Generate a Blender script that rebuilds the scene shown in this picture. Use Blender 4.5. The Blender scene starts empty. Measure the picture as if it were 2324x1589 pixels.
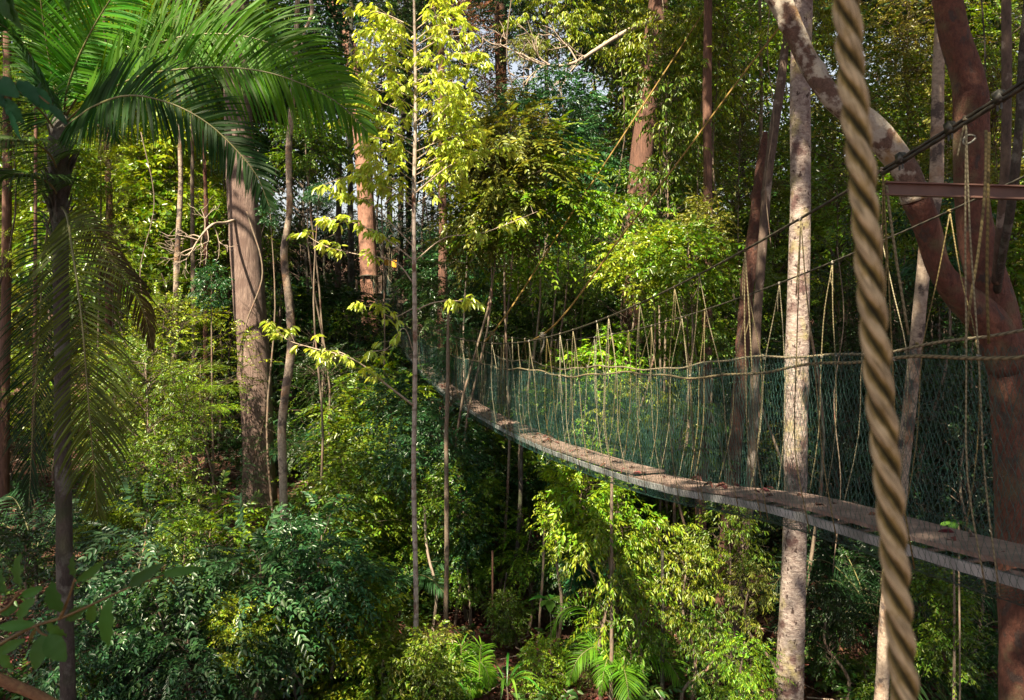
import bpy, math, random
import numpy as np
from mathutils import Vector, Matrix
R = np.random.default_rng(7)
random.seed(7)
C = bpy.context.scene
COL = C.collection
F = 1807.0                       # focal length in photo units (photo = 2324 x 1589)
SENS = 36.0
def P(px, py, Y):                # a point seen at (px, py), Y metres ahead
    return np.array([(px-1162.0)/F*Y, Y, (604.0-py)/F*Y])
def nrm(a):
    a = np.asarray(a, float); return a/np.maximum(np.linalg.norm(a, axis=-1, keepdims=True), 1e-9)
Z = np.array([0, 0, 1.0])
# ---------------------------------------------------------------- sun
SUN_EL, SUN_AZ = math.radians(56), math.radians(208)      # azimuth clockwise from +Y
SD = np.array([math.sin(SUN_AZ)*math.cos(SUN_EL), math.cos(SUN_AZ)*math.cos(SUN_EL), math.sin(SUN_EL)])
# ---------------------------------------------------------------- object helpers
def setp(o, label=None, cat=None, group=None, kind=None):
    if label: o['label'] = label
    if cat: o['category'] = cat
    if group: o['group'] = group
    if kind: o['kind'] = kind
    return o
def empty(name, loc, label=None, cat=None, group=None):
    o = bpy.data.objects.new(name, None); COL.objects.link(o)
    o.location = loc; o.empty_display_size = .2
    return setp(o, label, cat, group)
def link(name, me, parent=None, loc=None, color=None):
    o = bpy.data.objects.new(name, me); COL.objects.link(o)
    if parent is not None: o.parent = parent
    if loc is not None: o.location = loc
    if color is not None: o.color = (*color, 1)
    return o
class MB:
    def __init__(s): s.v = []; s.q = []; s.t = []; s.n = 0
    def add(s, v, q=None, t=None):
        v = np.asarray(v, float).reshape(-1, 3)
        if q is not None and len(q): s.q.append(np.asarray(q, int)+s.n)
        if t is not None and len(t): s.t.append(np.asarray(t, int)+s.n)
        s.v.append(v); s.n += len(v); return s
    def mesh(s, name, mat, smooth=True, origin=None):
        v = np.concatenate(s.v) if s.v else np.zeros((0, 3))
        if origin is not None: v = v-np.asarray(origin)
        q = np.concatenate(s.q) if s.q else np.zeros((0, 4), int)
        t = np.concatenate(s.t) if s.t else np.zeros((0, 3), int)
        me = bpy.data.meshes.new(name)
        me.vertices.add(len(v)); me.vertices.foreach_set('co', v.astype(np.float32).ravel())
        nl = len(q)*4+len(t)*3
        me.loops.add(nl); me.loops.foreach_set('vertex_index', np.concatenate([q.ravel(), t.ravel()]).astype(np.int32))
        npoly = len(q)+len(t); me.polygons.add(npoly)
        ls = np.concatenate([np.arange(len(q))*4, len(q)*4+np.arange(len(t))*3]).astype(np.int32)
        me.polygons.foreach_set('loop_start', ls)
        try: me.polygons.foreach_set('loop_total', np.concatenate([np.full(len(q), 4), np.full(len(t), 3)]).astype(np.int32))
        except Exception: pass
        me.polygons.foreach_set('use_smooth', np.full(npoly, smooth))
        me.update(calc_edges=True); me.validate()
        me.materials.append(mat)
        return me
def catmull(pts, n):
    pts = np.asarray(pts, float)
    if len(pts) == 2: return pts[0]+(pts[1]-pts[0])*np.linspace(0, 1, n*1+1)[:, None]
    h = np.maximum(np.linalg.norm(np.diff(pts[:, :3], axis=0), axis=1), 1e-6)[:, None]; sl = np.diff(pts, axis=0)/h
    m = np.vstack([sl[:1], (sl[:-1]*h[1:]+sl[1:]*h[:-1])/(h[1:]+h[:-1]), sl[-1:]]); out = []
    for i in range(len(pts)-1):
        for t in np.linspace(0, 1, n, endpoint=False):
            t2, t3 = t*t, t**3
            out.append((2*t3-3*t2+1)*pts[i]+(t3-2*t2+t)*m[i]*h[i]+(-2*t3+3*t2)*pts[i+1]+(t3-t2)*m[i+1]*h[i])
    out.append(pts[-1]); return np.array(out)
def frames(c):
    t = nrm(np.gradient(c, axis=0)); ref = np.array([1.0, 0, 0])
    if abs(t[0] @ ref) > .9: ref = np.array([0, 1.0, 0])
    u = np.zeros_like(c); u[0] = nrm(ref-t[0]*(ref @ t[0]))
    for i in range(1, len(c)):
        w = u[i-1]-t[i]*(u[i-1] @ t[i]); u[i] = nrm(w)
    return t, u, np.cross(t, u)
def tube(mb, pts, rad, sides=8, sub=4, noise=0, smooth_pts=True, lumps=0, cap=True, seed=0):
    pts = np.asarray(pts, float); rad = np.asarray(rad, float)
    if rad.ndim == 0: rad = np.full(len(pts), float(rad))
    if smooth_pts and len(pts) > 1:
        a = catmull(np.column_stack([pts, rad]), sub); c = a[:, :3]; r = np.maximum(a[:, 3], 1e-4)
    else: c, r = pts, rad
    t, u, v = frames(c); n = len(c)
    th = np.linspace(0, 2*math.pi, sides, endpoint=False)
    rr = r[:, None]*np.ones(sides)[None]
    if noise or lumps:
        g = np.random.default_rng(seed+11); ln = np.concatenate([[0], np.cumsum(np.linalg.norm(np.diff(c, axis=0), axis=1))])
        for k in range(1, 6):
            ph = g.uniform(0, 6.28); fr = g.uniform(.4, 1.6)*k/max(r.mean()*9, .05)
            rr = rr*(1+noise/k**.6*np.sin(k*th[None]+ph+np.sin(ln[:, None]*fr+ph)*1.5))
        for _ in range(lumps):
            i0 = g.uniform(0, ln[-1]); a0 = g.uniform(0, 6.28); sz = r.mean()*g.uniform(.25, .6)
            da = np.abs((th-a0+math.pi) % (2*math.pi)-math.pi)
            rr = rr+sz*.7*np.exp(-((ln[:, None]-i0)/sz)**2-(da[None]*r.mean()/sz)**2)
    ring = c[:, None]+u[:, None]*(np.cos(th)[None, :, None]*rr[..., None])+v[:, None]*(np.sin(th)[None, :, None]*rr[..., None])
    i = np.arange(n-1)[:, None]; j = np.arange(sides)[None]; j2 = (j+1) % sides
    q = np.stack([i*sides+j, i*sides+j2, (i+1)*sides+j2, (i+1)*sides+j], -1).reshape(-1, 4)
    vv = ring.reshape(-1, 3); tt = []
    if cap:
        vv = np.vstack([vv, c[0], c[-1]]); k = n*sides
        tt = [(k, (a+1) % sides, a) for a in range(sides)]+[(k+1, (n-1)*sides+a, (n-1)*sides+(a+1) % sides) for a in range(sides)]
    mb.add(vv, q, tt); return c
def segs(mb, A, B, r, sides=3):          # many separate thin rods
    A = np.asarray(A, float); B = np.asarray(B, float); n = len(A)
    t = nrm(B-A); ref = np.where(np.abs(t[:, 2:3]) > .9, np.array([[1., 0, 0]]), np.array([[0, 0, 1.]]))
    u = nrm(np.cross(t, ref)); w = np.cross(t, u); r = np.broadcast_to(np.asarray(r, float), (n,))[:, None]
    V = []
    for e in (A, B):
        for k in range(sides):
            a = 2*math.pi*k/sides; V.append(e+(u*math.cos(a)+w*math.sin(a))*r)
    V = np.stack(V, 1); base = np.arange(n)[:, None]*(2*sides)
    q = np.concatenate([base+np.array([[k, (k+1) % sides, sides+(k+1) % sides, sides+k]]) for k in range(sides)])
    mb.add(V.reshape(-1, 3), q)
def box(mb, c, ax, ay, az):              # centre and three half-axis vectors
    c, ax, ay, az = map(lambda v: np.asarray(v, float), (c, ax, ay, az))
    v = [c+sx*ax+sy*ay+sz*az for sx in (-1, 1) for sy in (-1, 1) for sz in (-1, 1)]
    mb.add(v, [(0, 1, 3, 2), (4, 6, 7, 5), (0, 4, 5, 1), (2, 3, 7, 6), (0, 2, 6, 4), (1, 5, 7, 3)])
def leaves(mb, p, a, nn, L, wr, curl=.12, fold=.25):
    """leaf blades: base p, unit axis a, up-side hint nn, length L, half width = L*wr"""
    a = nrm(a); s = nrm(np.cross(a, nn)); n = np.cross(s, a); L = np.broadcast_to(np.asarray(L, float), (len(p),))[:, None]
    w = L*wr; m1 = p+a*L*.32; m2 = p+a*L*.68-n*curl*L*.4; tip = p+a*L-n*curl*L*1.3
    V = np.stack([p, m1+s*w+n*w*fold, m2+s*w*.82+n*w*fold, tip, m2-s*w*.82+n*w*fold, m1-s*w+n*w*fold], 1)
    b = np.arange(len(p))[:, None]*6
    mb.add(V.reshape(-1, 3), np.concatenate([b+np.array([[0, 1, 2, 3]]), b+np.array([[0, 3, 4, 5]])]))
# ---------------------------------------------------------------- materials
def newmat(name):
    m = bpy.data.materials.new(name); m.use_nodes = True; nt = m.node_tree; nt.nodes.clear()
    out = nt.nodes.new('ShaderNodeOutputMaterial'); return m, nt, out
def N(nt, t, **k):
    n = nt.nodes.new(t)
    for a, b in k.items():
        if a.startswith('i_'): n.inputs[a[2:].replace('_', ' ')].default_value = b
        else: setattr(n, a, b)
    return n
def leafmat(name, rough=.42, trans=.30, var=.8, huev=.05, sat=1.0, spec=.5, fixed=None):
    m, nt, out = newmat(name); L = nt.links.new
    oi = N(nt, 'ShaderNodeObjectInfo'); ge = N(nt, 'ShaderNodeNewGeometry')
    hsv = N(nt, 'ShaderNodeHueSaturation'); hsv.inputs['Saturation'].default_value = sat
    mr = N(nt, 'ShaderNodeMapRange'); mr.inputs[3].default_value = 1-var*.62; mr.inputs[4].default_value = 1+var
    L(ge.outputs['Random Per Island'], mr.inputs[0]); L(mr.outputs[0], hsv.inputs['Value'])
    wn = N(nt, 'ShaderNodeTexWhiteNoise', noise_dimensions='1D'); L(ge.outputs['Random Per Island'], wn.inputs['W'])
    mh = N(nt, 'ShaderNodeMapRange'); mh.inputs[3].default_value = .5-huev; mh.inputs[4].default_value = .5+huev*.5
    L(wn.outputs['Value'], mh.inputs[0]); L(mh.outputs[0], hsv.inputs['Hue'])
    if fixed: hsv.inputs['Color'].default_value = (*fixed, 1)
    else: L(oi.outputs['Color'], hsv.inputs['Color'])
    b = N(nt, 'ShaderNodeBsdfPrincipled'); b.inputs['Roughness'].default_value = rough; b.inputs['Specular IOR Level'].default_value = spec
    L(hsv.outputs[0], b.inputs['Base Color'])
    tr = N(nt, 'ShaderNodeBsdfTranslucent'); h2 = N(nt, 'ShaderNodeHueSaturation'); h2.inputs['Hue'].default_value = .482
    h2.inputs['Saturation'].default_value = 1.1; h2.inputs['Value'].default_value = 1.7
    L(hsv.outputs[0], h2.inputs['Color']); L(h2.outputs[0], tr.inputs['Color'])
    mx = N(nt, 'ShaderNodeMixShader'); mx.inputs[0].default_value = trans
    L(b.outputs[0], mx.inputs[1]); L(tr.outputs[0], mx.inputs[2]); L(mx.outputs[0], out.inputs['Surface'])
    return m
def ramp(nt, stops):
    r = N(nt, 'ShaderNodeValToRGB'); e = r.color_ramp.elements
    e[0].position, e[0].color = stops[0][0], (*stops[0][1], 1); e[1].position, e[1].color = stops[-1][0], (*stops[-1][1], 1)
    for p, c in stops[1:-1]:
        k = e.new(p); k.color = (*c, 1)
    return r
def barkmat(name, c0, c1, patch=None, pthr=.55, scale=(9, 9, 2.2), bump=.5, moss=None, mossthr=.62, rings=0, pscale=2.2, pedge=.03, spots=0):
    m, nt, out = newmat(name); L = nt.links.new
    tc = N(nt, 'ShaderNodeTexCoord'); mp = N(nt, 'ShaderNodeMapping'); mp.inputs['Scale'].default_value = scale
    L(tc.outputs['Object'], mp.inputs[0])
    n1 = N(nt, 'ShaderNodeTexNoise'); n1.inputs['Scale'].default_value = 2.4; n1.inputs['Detail'].default_value = 10; n1.inputs['Roughness'].default_value = .72
    L(mp.outputs[0], n1.inputs['Vector'])
    rp = ramp(nt, [(.33, c0), (.66, c1)]); L(n1.outputs['Fac'], rp.inputs[0]); col = rp.outputs[0]
    def mixin(col, c, sc, thr, edge, det=5):
        n = N(nt, 'ShaderNodeTexNoise'); n.inputs['Scale'].default_value = sc; n.inputs['Detail'].default_value = det; n.inputs['Roughness'].default_value = .6
        L(tc.outputs['Object'], n.inputs['Vector'])
        mr = N(nt, 'ShaderNodeMapRange'); mr.inputs[1].default_value = thr-edge; mr.inputs[2].default_value = thr+edge; L(n.outputs['Fac'], mr.inputs[0])
        mx = N(nt, 'ShaderNodeMix', data_type='RGBA'); L(mr.outputs[0], mx.inputs[0]); L(col, mx.inputs[6]); mx.inputs[7].default_value = (*c, 1)
        return mx.outputs[2]
    if patch: col = mixin(col, patch, pscale, pthr, pedge)
    if moss: col = mixin(col, moss, 3.1, mossthr, .08)
    hgt = n1.outputs['Fac']
    if spots:
        vo = N(nt, 'ShaderNodeTexNoise'); vo.inputs['Scale'].default_value = spots; vo.inputs['Detail'].default_value = 3
        mp2 = N(nt, 'ShaderNodeMapping'); mp2.inputs['Scale'].default_value = (1, 1, .6); L(tc.outputs['Object'], mp2.inputs[0]); L(mp2.outputs[0], vo.inputs['Vector'])
        mr = N(nt, 'ShaderNodeMapRange'); mr.inputs[1].default_value = .60; mr.inputs[2].default_value = .66; L(vo.outputs['Fac'], mr.inputs[0])
        mx = N(nt, 'ShaderNodeMix', data_type='RGBA'); L(mr.outputs[0], mx.inputs[0]); L(col, mx.inputs[6]); mx.inputs[7].default_value = (.06, .035, .03, 1); col = mx.outputs[2]
    if rings:
        wv = N(nt, 'ShaderNodeTexWave', wave_type='BANDS', bands_direction='Z'); wv.inputs['Scale'].default_value = rings; wv.inputs['Distortion'].default_value = 2.5; wv.inputs['Detail'].default_value = 3
        L(tc.outputs['Object'], wv.inputs['Vector'])
        rr = ramp(nt, [(0, (.45, .42, .38)), (.14, (1, 1, 1)), (1, (1, 1, 1))]); L(wv.outputs['Fac'], rr.inputs[0])
        mx = N(nt, 'ShaderNodeMix', data_type='RGBA', blend_type='MULTIPLY'); mx.inputs[0].default_value = .8; L(col, mx.inputs[6]); L(rr.outputs[0], mx.inputs[7]); col = mx.outputs[2]
    b = N(nt, 'ShaderNodeBsdfPrincipled'); b.inputs['Roughness'].default_value = .85; L(col, b.inputs['Base Color'])
    bp = N(nt, 'ShaderNodeBump'); bp.inputs['Strength'].default_value = bump; bp.inputs['Distance'].default_value = .05; L(hgt, bp.inputs['Height']); L(bp.outputs[0], b.inputs['Normal'])
    L(b.outputs[0], out.inputs['Surface']); return m
def plain(name, c, rough=.7, metal=0, var=.25, sc=30, bump=.15):
    m, nt, out = newmat(name); L = nt.links.new
    tc = N(nt, 'ShaderNodeTexCoord'); n = N(nt, 'ShaderNodeTexNoise'); n.inputs['Scale'].default_value = sc; n.inputs['Detail'].default_value = 6
    L(tc.outputs['Object'], n.inputs['Vector'])
    rp = ramp(nt, [(.3, tuple(x*(1-var) for x in c)), (.7, tuple(min(1, x*(1+var)) for x in c))]); L(n.outputs['Fac'], rp.inputs[0])
    b = N(nt, 'ShaderNodeBsdfPrincipled'); b.inputs['Roughness'].default_value = rough; b.inputs['Metallic'].default_value = metal
    L(rp.outputs[0], b.inputs['Base Color'])
    bp = N(nt, 'ShaderNodeBump'); bp.inputs['Strength'].default_value = bump; bp.inputs['Distance'].default_value = .01; L(n.outputs['Fac'], bp.inputs['Height']); L(bp.outputs[0], b.inputs['Normal'])
    L(b.outputs[0], out.inputs['Surface']); return m
M_leaf = leafmat('leaf', rough=.36)
M_gloss = leafmat('glossy_leaf', rough=.3, trans=.3, var=.6)
M_palm = leafmat('palm_leaf', rough=.5, trans=.55, var=.5, huev=.02, spec=.25)
M_big = leafmat('close_leaf', rough=.6, trans=.35, var=.25, huev=.02, spec=.25)
M_litter = leafmat('litter_leaf', rough=.8, trans=.1, var=.7, huev=.04, fixed=(.10, .034, .02))
M_pale = barkmat('pale_bark', (.14, .09, .08), (.44, .365, .33), patch=(.12, .065, .06), pthr=.57, pscale=3.5, pedge=.05, scale=(5, 5, 9), moss=(.30, .25, .12), mossthr=.60, spots=19, bump=.8)
M_grey = barkmat('furrowed_bark', (.07, .040, .035), (.34, .235, .20), scale=(13, 13, 1.1), bump=1.0, moss=(.16, .10, .085), mossthr=.54)
M_red = barkmat('red_bark', (.05, .016, .011), (.17, .060, .038), scale=(7, 7, 4), bump=1.0, moss=(.12, .085, .045), mossthr=.60, spots=7)
M_rust = barkmat('rusty_bark', (.03, .012, .009), (.13, .048, .032), scale=(9, 9, 6), bump=1.0, spots=9, moss=(.13, .09, .05), mossthr=.62)
M_pink = barkmat('pinkish_bark', (.17, .075, .05), (.40, .21, .15), scale=(5, 5, 1.2), bump=.6, moss=(.12, .06, .04), mossthr=.58)
M_redpatch = barkmat('flaking_bark', (.06, .030, .022), (.18, .10, .072), patch=(.42, .36, .30), pthr=.48, pscale=3.4, scale=(7, 7, 6), bump=1.0, moss=(.30, .18, .07), mossthr=.60)
M_mottle = barkmat('mottled_bark', (.18, .13, .10), (.42, .33, .26), patch=(.07, .05, .045), pthr=.54, pscale=3.0, scale=(8, 8, 10), bump=.5, moss=(.24, .13, .07), mossthr=.6)
M_brown = barkmat('brown_bark', (.06, .028, .02), (.19, .09, .06), scale=(9, 9, 1.4), bump=.6)
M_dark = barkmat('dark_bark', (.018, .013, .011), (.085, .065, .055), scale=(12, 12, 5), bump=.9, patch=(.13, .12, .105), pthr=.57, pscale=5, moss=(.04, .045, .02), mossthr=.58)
M_darkg = barkmat('dark_greyish_bark', (.04, .026, .02), (.13, .085, .065), scale=(8, 8, 3), bump=.5, patch=(.26, .21, .18), pthr=.6, pscale=3)  # dark greyish brown bark with paler patches, its own colour
M_stem = barkmat('stem_bark', (.08, .055, .04), (.25, .19, .14), scale=(14, 14, 4), bump=.3, moss=(.20, .10, .07), mossthr=.6)
M_pole = barkmat('smooth_bark', (.26, .20, .17), (.52, .43, .38), scale=(12, 12, 3), bump=.4, patch=(.20, .10, .07), pthr=.57, pscale=2.2, rings=1.1)
M_twig = barkmat('twig_bark', (.22, .16, .12), (.46, .36, .29), scale=(10, 10, 4), bump=.2)
M_limb = barkmat('limb_bark', (.04, .028, .02), (.13, .09, .065), scale=(10, 10, 4), bump=.2)
M_net = plain('net_cord', (.016, .060, .050), .45, var=.5, sc=3)
M_rope = None
def ropemat(name, c0, c1, sc, rough=.75, per=1.0):
    m, nt, out = newmat(name); L = nt.links.new
    tc = N(nt, 'ShaderNodeTexCoord'); wv = N(nt, 'ShaderNodeTexWave', wave_type='BANDS', bands_direction='DIAGONAL'); wv.inputs['Scale'].default_value = sc; wv.inputs['Distortion'].default_value = .4
    L(tc.outputs['Object'], wv.inputs['Vector']); rp = ramp(nt, [(.15, c0), (.6, c1)]); L(wv.outputs['Fac'], rp.inputs[0])
    ns = N(nt, 'ShaderNodeTexNoise'); ns.inputs['Scale'].default_value = 1.7; ns.inputs['Detail'].default_value = 4; L(tc.outputs['Object'], ns.inputs['Vector'])
    mr = N(nt, 'ShaderNodeMapRange'); mr.inputs[1].default_value = .42; mr.inputs[2].default_value = .58; L(ns.outputs['Fac'], mr.inputs[0])
    oi = N(nt, 'ShaderNodeObjectInfo')
    mx = N(nt, 'ShaderNodeMix', data_type='RGBA', blend_type='MULTIPLY'); L(oi.outputs['Random'], mx.inputs[0]); L(rp.outputs[0], mx.inputs[6]); mx.inputs[7].default_value = (.45, .36, .12, 1)
    b = N(nt, 'ShaderNodeBsdfPrincipled'); b.inputs['Roughness'].default_value = rough; L(mx.outputs[2], b.inputs['Base Color'])
    bp = N(nt, 'ShaderNodeBump'); bp.inputs['Strength'].default_value = .4; bp.inputs['Distance'].default_value = .003; L(wv.outputs['Fac'], bp.inputs['Height']); L(bp.outputs[0], b.inputs['Normal'])
    L(b.outputs[0], out.inputs['Surface']); return m
M_hang = ropemat('hanger_rope', (.15, .13, .08), (.27, .24, .165), 24)
M_rail = ropemat('rail_rope', (.13, .12, .105), (.34, .31, .285), 20)
M_guy = ropemat('guy_rope', (.20, .13, .03), (.36, .24, .055), 24)
M_cable = ropemat('steel_cable', (.015, .015, .013), (.06, .055, .045), 14, .5)
M_alu = plain('aluminium', (.34, .34, .35), .5, .4, .45, 5)
M_plank = barkmat('plank_wood', (.12, .078, .064), (.27, .19, .16), scale=(3, 3, 3), bump=.25, moss=(.17, .10, .08), mossthr=.62)
M_steel = plain('brown_steel', (.115, .055, .042), .5, .2, .35, 5)
M_wood = plain('dark_wood', (.07, .042, .03), .8, 0, .4, 7)
M_sign = plain('sign_board', (.62, .30, .02), .6, 0, .12, 4)
# big foreground rope: grooves mossy with occlusion shade put into the colour, crowns tan
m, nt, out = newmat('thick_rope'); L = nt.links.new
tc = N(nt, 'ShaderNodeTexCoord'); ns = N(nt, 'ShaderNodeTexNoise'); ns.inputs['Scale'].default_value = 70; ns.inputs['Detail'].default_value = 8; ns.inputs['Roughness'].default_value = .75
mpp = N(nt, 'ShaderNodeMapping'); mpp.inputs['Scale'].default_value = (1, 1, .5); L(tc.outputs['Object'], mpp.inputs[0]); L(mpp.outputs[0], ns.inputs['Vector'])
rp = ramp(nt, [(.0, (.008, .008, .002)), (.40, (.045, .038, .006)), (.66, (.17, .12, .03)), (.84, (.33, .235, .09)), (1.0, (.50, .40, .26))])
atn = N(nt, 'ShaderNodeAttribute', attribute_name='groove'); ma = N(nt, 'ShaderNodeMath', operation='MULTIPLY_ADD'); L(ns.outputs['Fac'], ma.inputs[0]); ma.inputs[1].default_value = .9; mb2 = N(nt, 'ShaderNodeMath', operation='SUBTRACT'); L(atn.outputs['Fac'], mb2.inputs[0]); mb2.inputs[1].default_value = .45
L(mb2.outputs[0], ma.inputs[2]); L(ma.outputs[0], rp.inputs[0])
ge = N(nt, 'ShaderNodeNewGeometry')
b = N(nt, 'ShaderNodeBsdfPrincipled'); b.inputs['Roughness'].default_value = .8; L(rp.outputs[0], b.inputs['Base Color'])
ya = N(nt, 'ShaderNodeAttribute', attribute_name='yarn'); n2 = N(nt, 'ShaderNodeTexNoise', noise_dimensions='2D'); n2.inputs['Scale'].default_value = 1.0; n2.inputs['Detail'].default_value = 4
cmb = N(nt, 'ShaderNodeCombineXYZ'); sp_ = N(nt, 'ShaderNodeSeparateXYZ'); L(tc.outputs['Object'], sp_.inputs[0]); ml = N(nt, 'ShaderNodeMath', operation='MULTIPLY'); ml.inputs[1].default_value = 30; L(sp_.outputs[2], ml.inputs[0]); my = N(nt, 'ShaderNodeMath', operation='MULTIPLY'); my.inputs[1].default_value = 1.6; L(ya.outputs['Fac'], my.inputs[0])
L(my.outputs[0], cmb.inputs[0]); L(ml.outputs[0], cmb.inputs[1]); L(cmb.outputs[0], n2.inputs['Vector'])
mxy = N(nt, 'ShaderNodeMix', data_type='RGBA', blend_type='MULTIPLY'); mxy.inputs[0].default_value = .85; ry = ramp(nt, [(.35, (.35, .32, .25)), (.6, (1.25, 1.2, 1.1))]); L(n2.outputs['Fac'], ry.inputs[0]); L(rp.outputs[0], mxy.inputs[6]); L(ry.outputs[0], mxy.inputs[7]); L(mxy.outputs[2], b.inputs['Base Color'])
bp = N(nt, 'ShaderNodeBump'); bp.inputs['Strength'].default_value = .9; bp.inputs['Distance'].default_value = .0025; L(n2.outputs['Fac'], bp.inputs['Height']); L(bp.outputs[0], b.inputs['Normal'])
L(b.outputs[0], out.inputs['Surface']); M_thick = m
# ---------------------------------------------------------------- ground
def gz(x, y):
    x = np.asarray(x, float); y = np.asarray(y, float)
    z = -7.0-.5*np.clip((y-10)/15, 0, 1)+np.clip((y-46)/40, 0, 1.1)**1.5*8
    z = z+np.clip((-x-9)/20, 0, 3)*1.6+np.clip((x-13)/25, 0, 3)*2.5
    return z+.18*np.sin(x*.7+1)*np.cos(y*.55)+.08*np.sin(x*1.9)*np.sin(y*1.7+2)
nx = 240
gx = np.linspace(-140, 140, nx); gy = np.linspace(-40, 240, nx); GX, GY = np.meshgrid(gx, gy, indexing='ij')
V = np.stack([GX, GY, gz(GX, GY)], -1).reshape(-1, 3)
i = np.arange(nx-1)[:, None]; j = np.arange(nx-1)[None]
q = np.stack([i*nx+j, (i+1)*nx+j, (i+1)*nx+j+1, i*nx+j+1], -1).reshape(-1, 4)
M_ground = barkmat('forest_soil', (.035, .016, .010), (.12, .05, .03), scale=(3, 3, 3), bump=.8, moss=(.05, .05, .015), mossthr=.62)
g = link('ground', MB().add(V, q).mesh('ground', M_ground)); setp(g, 'steep forest floor of dark reddish soil', None, None, 'structure'); g['category'] = 'ground'
# leaf litter
n = 60000
ly = 10.5+24*R.random(n)**1.5; lx = (R.random(n)-.5)*1.5*ly
p = np.stack([lx, ly, gz(lx, ly)+.02+R.random(n)*.05], -1)
a = nrm(np.stack([R.normal(size=n), R.normal(size=n), R.normal(size=n)*.35], -1)); nn = nrm(R.normal(size=(n, 3))*.45+Z)
mb = MB(); leaves(mb, p, a, nn, R.uniform(.05, .14, n), .27, .2, .5)
setp(link('leaf_litter', mb.mesh('leaf_litter', M_litter, False)), 'fallen reddish brown leaves covering the forest floor', 'leaf litter', None, 'stuff')
mb = MB()
for k in range(420):
    y = random.uniform(12, 28); x = (random.random()-.5)*1.35*y; z = float(gz(x, y))+.06; t = random.uniform(0, 3.14); l = random.uniform(.3, 1.1)
    segs(mb, [[x, y, z]], [[x+math.cos(t)*l, y+math.sin(t)*l*.5, z+random.uniform(-.02, .22)]], random.uniform(.006, .016), 4)
setp(link('fallen_twigs', mb.mesh('fallen_twigs', M_twig)), 'thin dead twigs lying among the fallen leaves', 'twigs', None, 'stuff')
# ---------------------------------------------------------------- crowns (shared meshes)
def spray_leaves(rng, mb, O, D, kind, sc=1.0):
    n = len(O)
    spec = dict(small=(10, .36, .085, .23, .25, .4), broad=(9, .48, .165, .21, .35, .5), droop=(9, .46, .185, .15, .95, .6),
                pinnate=(16, .95, .20, .19, .22, .15), large=(7, .45, .25, .18, .40, .5), fine=(15, .44, .06, .23, .15, .3), sparse=(9, .36, .10, .21, .3, .5))[kind]
    k, Ls, Ll, wr, dr, ns = spec; Ls *= sc; Ll *= sc
    S = nrm(np.cross(D, Z)+rng.normal(size=(n, 3))*.25); Up = nrm(np.cross(S, D))
    P_, A_, N_, LL = [], [], [], []
    ls = Ls*rng.uniform(.7, 1.25, n)[:, None]
    for j in range(k):
        t = (j+.6)/k; sg = 1 if j % 2 else -1
        if kind == 'pinnate': t = (j//2+.8)/(k/2)
        p = O+D*ls*t-Z*ls*t*t*(.35 if kind != 'small' else .15)
        th = 1.1-.5*t+rng.normal(size=(n, 1))*.15
        a = D*np.cos(th)+S*sg*np.sin(th)-Z*dr+rng.normal(size=(n, 3))*ns*.5
        P_.append(p); A_.append(nrm(a)); N_.append(nrm(Up+rng.normal(size=(n, 3))*ns*.8))
        LL.append(Ll*rng.uniform(.65, 1.25, n)*(1-.35*abs(t-.45)))
    leaves(mb, np.concatenate(P_), np.concatenate(A_), np.concatenate(N_), np.concatenate(LL), wr, .12 if kind != 'droop' else .2)
def make_crown(seed, kind, rx=1.4, rz=1.7, clumps=42, per=14, sc=1.0, mat=None, tiers=False):
    rng = np.random.default_rng(seed); mb = MB(); bb = MB()
    # limb ends
    u = nrm(rng.normal(size=(clumps, 3))); rad = rng.uniform(.35, 1, clumps)**.6
    c = u*rad[:, None]*np.array([rx, rx, rz])
    lop = 1+.28*np.sin(np.arctan2(c[:, 1], c[:, 0])*2+rng.uniform(0, 6)); c[:, :2] *= lop[:, None]
    c[:, :2] *= (1-.35*np.clip(c[:, 2:3]/rz, -.5, 1))
    if tiers: c[:, 2] = np.round(c[:, 2]/.75)*.75+rng.normal(size=clumps)*.06
    for k in range(clumps):
        o = np.array([0, 0, c[k, 2]-.45*np.linalg.norm(c[k, :2])-.1]); mid = (o+c[k])/2+rng.normal(size=3)*.08+Z*.08
        tube(bb, [o, mid, c[k]], [.014, .008, .004], 4, 3, cap=False)
    # sprays around each clump
    n = clumps*per; cc = np.repeat(c, per, 0)
    off = rng.normal(size=(n, 3))*np.array([.30, .30, .17 if not tiers else .06])*sc**.5*np.repeat(rng.uniform(.7, 1.35, clumps), per)[:, None]
    out = nrm(cc*np.array([1, 1, .25])+1e-6)
    D = nrm(out*.7+nrm(off*np.array([1, 1, .6]))*.9+Z*rng.uniform(-.35, .25, (n, 1))+rng.normal(size=(n, 3))*.25)
    O = cc+off*.8
    spray_leaves(rng, mb, O, D, kind, sc)
    keep = rng.random(n) < .35
    segs(bb, cc[keep], (O+D*.25*sc)[keep], .0022, 3)
    return mb.mesh('crown_'+kind, mat or M_leaf), bb.mesh('branches_'+kind, M_limb)
LIB = {}
for s, (k, args) in enumerate([('small', {}), ('small', {}), ('small', dict(rx=1.1, rz=2.1)), ('broad', {}), ('broad', dict(rx=1.1, rz=2.2)), ('droop', dict(per=8, clumps=34)), ('droop', dict(rx=1.6, rz=1.1, per=7, clumps=34, tiers=True)),
                               ('pinnate', dict(tiers=True, per=6)), ('pinnate', dict(per=5, rz=1.3)), ('large', dict(per=7, mat=M_gloss)), ('fine', dict(per=13, tiers=True)), ('fine', dict(per=13)),
                               ('broad', dict(mat=M_gloss, rx=1.5, rz=1.4)), ('sparse', dict(per=6, rx=1.6, rz=2.0)), ('sparse', dict(per=5, rx=1.7, rz=1.6))]):
    LIB.setdefault(k, []).append(make_crown(100+s, k, **args))
TRK = {}
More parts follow.
